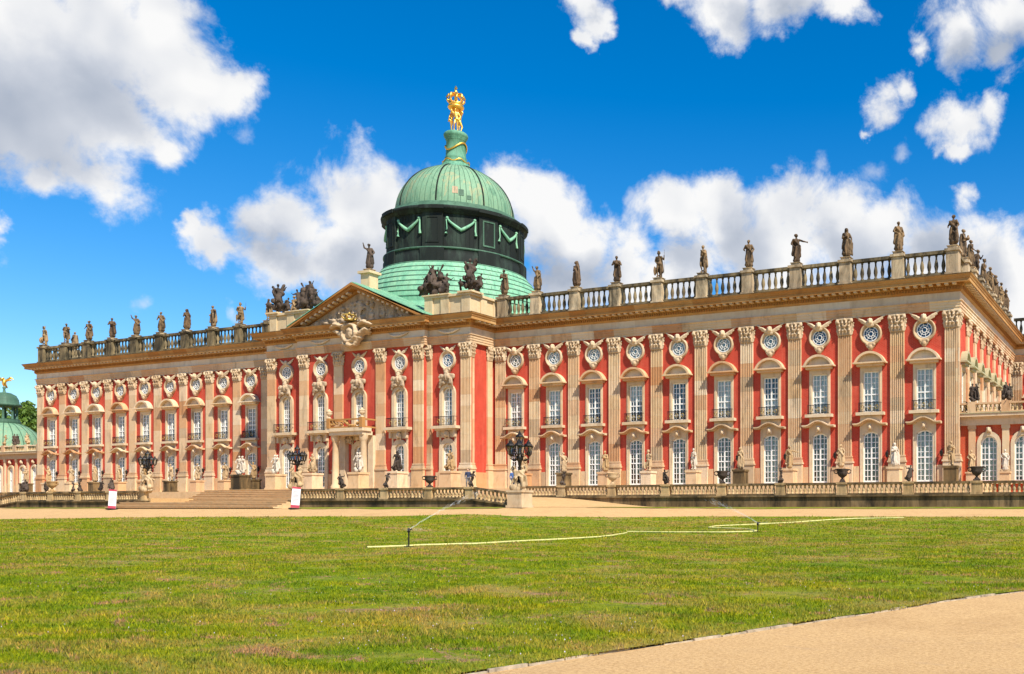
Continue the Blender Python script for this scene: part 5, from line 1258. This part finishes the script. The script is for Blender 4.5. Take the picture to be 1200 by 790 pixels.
# statues between the arcade windows
for x, mt, nm in ((60.4, 'statue_ochre', 'small ochre'), (63.0, 'statue_white', 'small white')):
    statue('robed', (x, -.6, Z0), .2, 1.75, f'{nm} robed statue before the low arcade', mt, 'statues before the arcade', (.75, 1.0))
# urns and dark putti on the terrace balustrades
def urn_mesh():
    m = MB(); m.cbox(0, 0, 0, .12, .46, .46); m.lathe([(.18, .12), (.18, .18), (.08, .28), (.10, .34), (.30, .48), (.44, .72), (.40, .84), (.50, .96), (.52, 1.02), (.40, 1.04), (.30, .96)], 16)
    for s in (-1, 1): m.tube([(s * .42, 0, .66), (s * .62, 0, .72), (s * .66, 0, .92), (s * .5, 0, 1.0)], .05, 6)
    return m
UR = urn_mesh().mesh('urn', 'statue_dark')
def urn(loc, label, mat, s=1.): tag(inst('urn', UR, None, loc, R(20), s, mat), label, 'urn', 'urns on the terrace balustrades')
def small(kind, loc, rz, label, mat='statue_dark', h=1.15):
    me = FIG[kind]; zmin = min(v.co.z for v in me.vertices); zmax = max(v.co.z for v in me.vertices); s = h / (zmax - zmin)
    tag(inst('small_sculpture', me, None, (loc[0], loc[1], loc[2] - zmin * s - .015), rz, s, mat), label, 'sculpture', 'small sculptures on the terrace balustrades')
for i, x in enumerate(RP[1:9]):
    z = TOPR + .02; y = YB2 + .23
    if i in (1, 3, 5, 7): urn((x, y, z), ['', 'pale stone urn on balustrade before the wing', '', 'dark handled urn before a dark ground floor window', '', 'dark urn on balustrade before an ochre statue block', '', 'dark handled urn before the first low arcade window'][i], 'statue_ochre' if i == 1 else 'statue_dark', .95)
    else: small('putto_leaning' if i % 4 == 0 else 'triton', (x, y, z), R(30 * i), f'dark crouching putto sculpture on balustrade post, {ORD[i // 2]} from the ramp', h=1.2)
z = 1.67
for x, kd, lb in ((14.27, 'triton', 'dark seated sculpture on balustrade post nearest the wide steps, arcade side'), (18.79, 'putto_leaning', 'dark twisted putto on balustrade post before the white marble pair'), (27.05, 'putto_leaning', 'dark bending putto on balustrade post at the top of the ramp rail')):
    small(kd, (x, YT + .23, z), R(40), lb, h=1.2)
urn((23.18, YT + .23, z), 'dark urn on balustrade before the middle block corner', 'statue_dark', .85)
for x, kd, lb in ((-13.9, 'triton', 'dark seated sculpture on balustrade post beside the white banner'), (-18.4, 'putto_leaning', 'dark bent sculpture on the post next to the seated one, pavilion side'), (-26.6, 'triton', 'dark sculpture on balustrade corner at the pavilion side ramp')):
    small(kd, (x, YT + .23, z), R(-30), lb, h=1.25)
urn((-22.5, YT + .23, z), 'pale dish-shaped urn on balustrade, pavilion side', 'statue_ochre', .95)
for i, x in enumerate((-50, -45.4, -40.7, -36, -31.3)): small(('triton', 'putto_leaning')[i % 2], (x, YB2 + .23, TOPR + .02), R(50 * i), f'dark sculpture on the back balustrade before the far wing, {ORD[4 - i]} from the middle', h=1.15)

# ------------------------------------------------------------------ sculpted lamps
def lantern_parts():
    fr, gl = MB(), MB()
    for k in range(6):
        a, b = k * math.pi / 3, (k + 1) * math.pi / 3
        fr.tube([(.13 * math.cos(a), .13 * math.sin(a), 0), (.24 * math.cos(a), .24 * math.sin(a), .5)], .018, 4); fr.tube([(.24 * math.cos(a), .24 * math.sin(a), .5), (.24 * math.cos(b), .24 * math.sin(b), .5)], .02, 4); fr.tube([(.13 * math.cos(a), .13 * math.sin(a), 0), (.13 * math.cos(b), .13 * math.sin(b), 0)], .02, 4)
    fr.lathe([(.27, .5), (.20, .6), (.10, .68), (.09, .74), (.04, .78), (.03, .88)], 6, (0, 0), False); fr.lathe([(.02, -.14), (.06, -.08), (.13, 0)], 6, (0, 0), False)
    gl.lathe([(.12, .01), (.225, .49)], 6, (0, 0), False, cap=False)
    return fr.mesh('lantern', 'iron'), gl.mesh('glass', 'window_glass')
LFR, LGL = lantern_parts()
fuse('lamp_group', xf(figure(robe=0, cloak=False, hip=.08, la=((-.36, -.1, 1.5), (-.2, 0, 1.9)), turn=.4), M4(-.3, -.15, 0, -.5, .82, .1)) + xf(figure(robe=.4, cloak=False, hip=-.07, ra=((.3, 0, 1.6), (.15, .1, 1.9))), M4(.3, -.1, 0, .5, .82, -.1)) + xf(putto(), M4(.0, .38, 0, 2.8, 1.05)) + lumps(10, .4, .3, 0, .4, .12, .22, 41), .04, .014, 8, 'statue_ochre', 4)
def lamp(loc, label, base_h, sc=1., cl=1.):
    r = empty('street_lamp', loc); tag(r, label, 'lamp', 'sculpted lamps on the terrace')
    if base_h: inst('base_block', plinth_mesh(1.25, base_h, 'sandstone_pale'), r)
    inst('figures', FIG['lamp_group'], r, (0, 0, base_h - .02), .3, 1.28 * sc)
    z = base_h + 1.9 * sc
    st = MB(); st.lathe([(.22, base_h), (.18, z - 1.0), (.10, z - .4), (.08, z + .1 * cl), (.14, z + .25 * cl), (.24 * cl, z + .4 * cl), (.26 * cl, z + .6 * cl), (.12, z + .75 * cl), (.06, z + 1.1 * cl), (.05, z + 1.45 * cl)], 10)
    for k in range(6):
        a = k * math.pi / 3; st.tube([(q * cl * math.cos(a), q * cl * math.sin(a), z + h_ * cl) for q, h_ in ((.12, .45), (.45, .33), (.72, .46), (.72, .66))], .035, 6); st.tube([(q * cl * math.cos(a + .5), q * cl * math.sin(a + .5), z + h_ * cl) for q, h_ in ((.1, .7), (.34, .6), (.46, .76), (.34, .88))], .03, 5)
        st.ball((.42 * cl * math.cos(a), .42 * cl * math.sin(a), z + .36 * cl), .08, 7, 5)
    stm = inst('stem', st.mesh('stem', 'iron'), r)
    for k in range(6):
        a = k * math.pi / 3; l = inst('lantern', LFR, r, (.72 * cl * math.cos(a), .72 * cl * math.sin(a), z + .78 * cl), 0, 1.2 * cl); inst('glass', LGL, l)
    l = inst('lantern', LFR, r, (0, 0, z + 1.45 * cl), 0, 1.2 * cl); inst('glass', LGL, l)
lamp((31.75, YT - .1, .12), 'sculpted stone and iron lamp on a pale block at the ramp foot', 1.25, .95)
lamp((9.4, YT + .23, 1.67), 'sculpted iron lamp with figures at the arcade side of the wide steps', 0, .92, .74)
lamp((-8.9, YT + .23, 1.67), 'sculpted iron lamp with figures at the pavilion side of the wide steps', 0, .92, .74)

# ------------------------------------------------------------------ low arcade wings
def low_wing(name, label, x0, x1, Y, nb, first, step, hw=.66, so=.95, pw_=.27, brickm='orange_brick'):
    r = empty(name, ((x0 + x1) / 2, Y, Z0 - .9)); tag(r, label, 'building'); O = Vector((-(x0 + x1) / 2, -Y, -(Z0 - .9)))
    def B(n, me, loc=(0, 0, 0), par=None, **k): return inst(n, me, par or r, (Vector(loc) + O) if par is None else loc, **k)
    w = MB(); sp, ri = 5.25, hw * .96
    lo, hi = min(x0, x1), max(x0, x1)
    xs = [first + step * i for i in range(nb)]; xs.sort(); cur = lo
    for x in xs:
        w.box(cur, x - hw - .1, Y, Y + .4, Z0 - .9, 6.75); w.box(x - hw - .1, x + hw + .1, Y, Y + .4, Z0 - .9, 2.3); w.box(x - hw - .1, x + hw + .1, Y, Y + .4, 6.0, 6.75); cur = x + hw + .1
    w.box(cur, hi, Y, Y + .4, Z0 - .9, 6.75)
    B('wall', w.mesh('wall', brickm))
    for x in xs:
        s = surround(MB(), hw, so, 2.2, sp, ri, sp + so + .06, -.14, .2, True); s.box(-so, so, -.22, .2, 2.05, 2.2)
        q = B('window', s.mesh('window', 'sandstone_pale'), (x, Y, 0)); B('sash', sash(hw, 2.2, sp, ri, 4, (4, 4), 4.0).mesh('sash', 'white_paint'), par=q); B('pane', fill_poly(hw, 2.2, sp, ri, .165).mesh('pane', 'window_glass'), par=q); B('keystone', FIG['head_keystone'], (0, -.12, 6.35), par=q)
        B('curtain', curtain_mb(hw + .08, 2.1, 6.0, .42).mesh('curtain', 'curtain_blue'), par=q)
        B('dado', MB().box(-step / 2 * .98 if step > 0 else step / 2 * .98, -so - .01, -.1, -.002, Z0 - .9, 3.5).mesh('dado', 'sandstone'), (x, Y, 0))
    for x in [first + step * (i - .5) for i in range(nb + 1)]:
        if not lo - .1 < x < hi + .1: continue
        m = MB(); m.box(-pw_, pw_, -.16, 0, 3.2, 6.45); m.box(-pw_ - .06, pw_ + .06, -.2, 0, 6.45, 6.75); m.box(-pw_ - .08, pw_ + .08, -.2, 0, Z0 - .9, 3.2); B('pilaster', m.mesh('pilaster', 'sandstone'), (x, Y, 0))
    e = MB(); e.box(lo, hi, Y - .22, Y + .5, 6.755, 7.3); e.box(lo, hi, Y - .35, Y + .5, 7.3, 7.42); e.box(lo, hi, Y - .62, Y + .5, 7.42, 7.66); B('cornice', e.mesh('cornice', 'sandstone'))
    B('copper_edge', MB().box(lo, hi, Y - .68, Y + .5, 7.665, 7.72).mesh('copper_edge', 'copper_roof_low'))
    b = MB(); b.box(lo, hi, Y - .32, Y + .0, 7.725, 7.86); b.box(lo, hi, Y - .34, Y + .02, 8.42, 8.56); B('balustrade', b.mesh('balustrade', 'sandstone'))
    n = int((hi - lo) / .34)
    for i in range(min(n, 110)): B('baluster', BAL2, (lo + (hi - lo) * (i + .5) / n, Y - .16, 7.86), scale=(1, 1, .56))
    for x in [first + step * (i - .5) for i in range(nb + 1)]:
        if lo - .1 < x < hi + .1: B('post', MB().cbox(x, Y - .16, 7.725, 8.64, .62, .46).mesh('post', 'sandstone'))
    B('room', MB().box(lo, hi, Y + .9, Y + 8, Z0 - .9, 7.6).mesh('room', 'room_shade')); B('roof', MB().box(lo, hi, Y + .52, Y + 8, 7.61, 7.68).mesh('roof', 'copper_roof_low'))  # dark block behind the arcade windows, interior shade put into its colour
    return r
low_wing('arcade_wing', 'low orange brick arcade with arched windows joined to the palace side', 59.06, 80, 1.0, 7, 61.49, 2.66)
for x, kd, lb in ((60.35, 'group_pair', 'dark figure pair on the low arcade parapet beside the palace wall'), (62.9, 'group_struggle', 'dark figure group on the second post of the low arcade parapet')):
    me = FIG[kd]; zmin = min(v.co.z for v in me.vertices); tag(inst('sculpture_group', me, None, (x, .84, 8.645 - zmin * .75 - .01), .3, .75, 'statue_dark'), lb, 'sculpture', 'sculptures on the arcade parapet')
pw = low_wing('domed_pavilion', 'low red pavilion with green copper dome, columned lantern and gilded eagle', -59.06, -92, 2.0, 10, -63.7, -2.53, .5, .68, .17, 'red_brick')
O = -pw.location
PC = (-80.0, 7.2)
bd = inst('dome', MB().lathe([(4.9, 7.7), (4.9, 8.6), (4.7, 8.75), (4.6, 9.4), (4.3, 10.3), (3.7, 11.2), (2.8, 11.95), (1.9, 12.4), (1.7, 12.5)], 32, PC).mesh('dome', 'copper_green'), pw, O)
m = MB()
for k in range(24):
    a = k * math.pi / 12; m.tube([(PC[0] + r * math.cos(a), PC[1] + r * math.sin(a), z) for r, z in ((4.7, 8.78), (4.62, 9.4), (4.32, 10.3), (3.72, 11.2), (2.82, 11.95), (1.9, 12.42))], .05, 4)
tag(inst('dome_seams', m.mesh('dome_seams', 'copper_mid'), bd), kind='stuff')
inst('lantern_base', MB().lathe([(1.9, 12.4), (2.0, 12.6), (1.8, 12.9), (1.85, 13.05)], 20, PC).mesh('lantern_base', 'copper_mid'), bd)
for k in range(8): a = k * math.pi / 4 + .2; inst('lantern_column', MB().lathe([(.22, 13.05), (.16, 13.2), (.14, 14.7), (.22, 14.85)], 8, (PC[0] + 1.45 * math.cos(a), PC[1] + 1.45 * math.sin(a))).mesh('lantern_column', 'copper_mid'), bd)
inst('lantern_dome', MB().lathe([(1.2, 14.85), (2.05, 14.9), (2.15, 15.2), (1.75, 15.35), (1.7, 15.9), (1.4, 16.5), (.8, 16.85), (.2, 16.95), (.12, 17.4), (.25, 17.6), (.1, 17.75)], 20, PC).mesh('lantern_dome', 'copper_mid'), bd)
fuse('eagle', [('e', (0, 0, .55), (.22, .24, .42)), ('e', (0, -.16, 1.05), (.13, .2, .14)), c_((0, -.25, 1.05), .06, (0, -.42, .98), .03), c_((.1, 0, .1), .06, (.1, 0, .35), .08), c_((-.1, 0, .1), .06, (-.1, 0, .35), .08)] + [q for s in (-1, 1) for q in (c_((s * .15, .05, .75), .16, (s * .8, .12, 1.2), .12), c_((s * .75, .12, 1.2), .12, (s * 1.15, .15, .95), .05), c_((s * .4, .08, .85), .12, (s * .9, .14, .85), .05))] + [c_((0, .15, .35), .12, (0, .4, .0), .1)], .05, .01, 6, 'gold', 2)
tag(inst('gilded_eagle', FIG['eagle'], None, (PC[0], PC[1], 17.70), .3, 1.15), 'gilded eagle with spread wings on the small lantern dome', 'sculpture')
for i, x in enumerate((-64.96, -67.49, -70.0, -72.55, -75.1)):
    kd = ('triton', 'group_pair', 'putto_leaning')[i % 3]; me = FIG[kd]; zmin = min(v.co.z for v in me.vertices); zmax = max(v.co.z for v in me.vertices); s = 1.5 / (zmax - zmin)
    tag(inst('small_sculpture', me, None, (x, 1.84, 8.645 - zmin * s - .01), i, s, 'statue_ochre' if i % 2 == 0 else 'statue_dark'), f'{"ochre" if i % 2 == 0 else "dark"} small sculpture on the pavilion parapet, {ORD[i]} from the palace wall', 'sculpture', 'sculptures on the pavilion parapet')

# ------------------------------------------------------------------ trees behind the pavilion
def tree(loc, h, r, label, seed):
    q = np.random.default_rng(seed); root = empty('broadleaf_tree', loc); tag(root, label, 'tree', 'trees behind the pavilion')
    m = MB(); m.tube([(0, 0, -.2), (.1, 0, h * .3), (.0, .1, h * .6), (.1, 0, h * .9)], [h * .03, h * .024, h * .016, .04], 8); cs_ = []
    for k in range(14):
        a = q.random() * 6.28; z0 = h * (.3 + .45 * q.random()); e = Vector((r * .75 * math.cos(a), r * .75 * math.sin(a), z0 + h * .18)); m.tube([(0, 0, z0), e * .5 + Vector((0, 0, z0 * .5)), e], [.12, .08, .03], 5)
    inst('trunk', m.mesh('trunk', 'bark'), root)
    for k in range(60):
        a, t = q.random() * 6.28, q.random(); rr = r * math.sqrt(q.random()) * (.55 + .5 * math.sin(math.pi * (.15 + .8 * t))); cs_.append((rr * math.cos(a), rr * math.sin(a), h * (.34 + .62 * t), r * .26 * (.6 + q.random() * .7)))
    n = 7000; C = np.array(cs_)[q.integers(0, 60, n)]; d = q.normal(size=(n, 3)); d /= np.linalg.norm(d, axis=1)[:, None]; p = C[:, :3] + d * (C[:, 3] * q.random(n) ** .4)[:, None]
    u = q.normal(size=(n, 3)); u /= np.linalg.norm(u, axis=1)[:, None]; v = np.cross(u, q.normal(size=(n, 3))); v /= np.linalg.norm(v, axis=1)[:, None]; s = .22 + .2 * q.random((n, 1))
    V = np.stack([p - u * s, p + v * s * .6, p + u * s, p - v * s * .6], 1).reshape(-1, 3)
    me = bpy.data.meshes.new('crown'); me.from_pydata(V.tolist(), [], np.arange(4 * n).reshape(-1, 4).tolist()); me.materials.append(MATS['leaf']); inst('crown', me, root)
def far(x, d): v = pix_dir(x, HOR) * d; return (CX + v.x, CY + v.y, .1)
tree(far(34, 165), 19.0, 4.6, 'tall leafy green tree rising between pavilion dome and palace wall', 3)
tree(far(10, 175), 17.5, 4.5, 'leafy tree showing behind the lantern columns of the pavilion', 4)
tree(far(-25, 178), 19.0, 6.0, 'leafy tree behind the outer side of the pavilion dome', 5)

# ------------------------------------------------------------------ banners, people, sprinklers, hoses
def banner(px, py, label, tilt):
    p = on_ground(px, py); r = empty('banner_stand', p, R(24)); tag(r, label, 'banner', 'banner stands by the steps'); T = Matrix.Rotation(tilt, 4, 'Y')
    def b(n, m, mat): inst(n, m.xform(T).mesh(n, mat), r)
    b('panel', MB().box(-.33, .33, -.02, .02, .12, 1.75), 'banner_white'); b('foot', MB().box(-.42, .42, -.2, .2, -.005, .10), 'iron')
    b('header', MB().box(-.34, .34, -.028, -.021, 1.62, 1.76), 'banner_pink'); b('footer', MB().box(-.34, .34, -.028, -.021, .12, .34), 'banner_pink')
    t = MB()
    for i in range(9): t.box(-.24, .24 - .2 * ((i * 7) % 3) / 3, -.026, -.0215, 1.38 - .1 * i, 1.41 - .1 * i)
    b('print', t, 'banner_text')
banner(131, 597.5, 'white information banner with pink ends before the mossy balustrade', R(4)); banner(345.5, 597, 'white information banner with pink ends at the foot of the wide steps lamp', R(5))
def person(loc, rz, label, top, legs_, h=1.7):
    r = empty('person', loc, rz); tag(r, label, 'person', 'people on the terrace')
    P_ = figure(robe=0, cloak=False, hip=.02, la=((-.27, .02, 1.16), (-.26, -.06, .92)), ra=((.27, .02, 1.16), (.22, -.16, .96)))
    P_ = [p for p in P_ if not (p[0] == 'c' and abs(p[1].y - .14) < 1e-6)]
    me = fuse('person_body', P_, .028, .002, 5, 'skin', 1); s = h / 1.8
    for nme, mt in (('t', top), ('l', legs_)): me.materials.append(MATS[mt])
    for p in me.polygons:
        z = p.center.z; p.material_index = 2 if z < .98 else 1 if z < 1.5 and not (abs(p.center.x) > .2 and z < 1.0) else 0
    b = inst('body', me, r, (0, 0, .0), 0, s); inst('hair', MB().ball((0, .01, 1.735), (.112, .12, .10), 12, 8).mesh('hair', 'hair'), r, (0, 0, 0), 0, s)
p1 = on_y(548.5, 560, -8.6); person((p1.x, -8.6, Z0), .5, 'person in dark clothes standing on the terrace by the middle block corner', 'cloth_navy', 'cloth_grey', 1.68)
p2 = on_y(601, 560, -4.0); person((p2.x, -4.0, Z0), 1.0, 'person in a blue top standing by the palace wall behind the ramp lamp', 'cloth_blue', 'cloth_navy', 1.75)
def sprinkler(px, py, aim_px, aim_py, label, dist):
    p = on_ground(px, py); r = empty('sprinkler', p); tag(r, label, 'sprinkler', 'lawn sprinklers')
    h = .62 if px < 600 else .42; inst('riser', MB().tube([(0, 0, -.02), (0, 0, h)], .028, 8).mesh('riser', 'iron'), r)
    inst('foot', MB().box(-.25, .25, -.02, .02, 0.02, .06).box(-.02, .02, -.25, -.021, .02, .06).mesh('foot', 'iron'), r)
    inst('nozzle', MB().lathe([(.03, h - .04), (.06, h), (.05, h + .1), (.02, h + .14)], 10).tube([(0, 0, h + .05), (.12, .05, h + .1)], .025, 6).mesh('nozzle', 'iron'), r)
    d = pix_dir(aim_px, aim_py); e = Vector((CX, CY, 0)) + d * dist - p; m = MB(); q = random.Random(px); N_ = 130
    for i in range(N_):
        t = (i + q.random()) / N_; c = Vector((0, 0, h + .08)).lerp(e, t) + Vector((0, 0, .5 * t * (1 - t))); sp = .012 + .10 * t * t; c += Vector((q.gauss(0, sp), q.gauss(0, sp), q.gauss(0, sp)))
        s = .006 + .008 * q.random(); l = e.normalized() * (.10 + .16 * q.random()); m.tube([c - l, c, c + l], [.002, s, .002], 4, True, False)
    for i in range(90): c = Vector((q.gauss(.25, .22), q.gauss(.1, .2), h + .05 + abs(q.gauss(0, .06)))); m.ball(c, .008 + .008 * q.random(), 4, 3)
    tag(inst('water_jet', m.mesh('water_jet', 'water_spray'), r), kind='stuff')
sprinkler(479, 642, 566, 576, 'lawn sprinkler throwing a jet towards the middle block', 44)
sprinkler(888, 624.5, 832, 588, 'lawn sprinkler beside the looped yellow hose', 52)
def hose(pts, label):
    w = [on_ground(*p) for p in pts]; w = resample(w, 90)
    o = MB().tube([(p.x + .02 * math.sin(i * .9), p.y + .06 * math.sin(i * .7), p.z + .065) for i, p in enumerate(w)], .045, 6).build('hose', 'hose_yellow'); tag(o, label, 'hose', 'hoses on the lawn')
hose([(430, 643.5), (470, 642), (500, 640.5), (560, 639), (600, 636.5), (660, 633.5), (700, 631), (718, 629), (735, 626)], 'pale yellow hose lying across the lawn to the jet sprinkler')
hose([(735, 624.6), (780, 625), (850, 625.2), (880, 624.5), (888, 623.5), (870, 621), (830, 619.8), (838, 617.8), (880, 616), (930, 613.5), (970, 610.5), (1000, 609), (1060, 608)], 'pale yellow hose looped by the farther sprinkler')
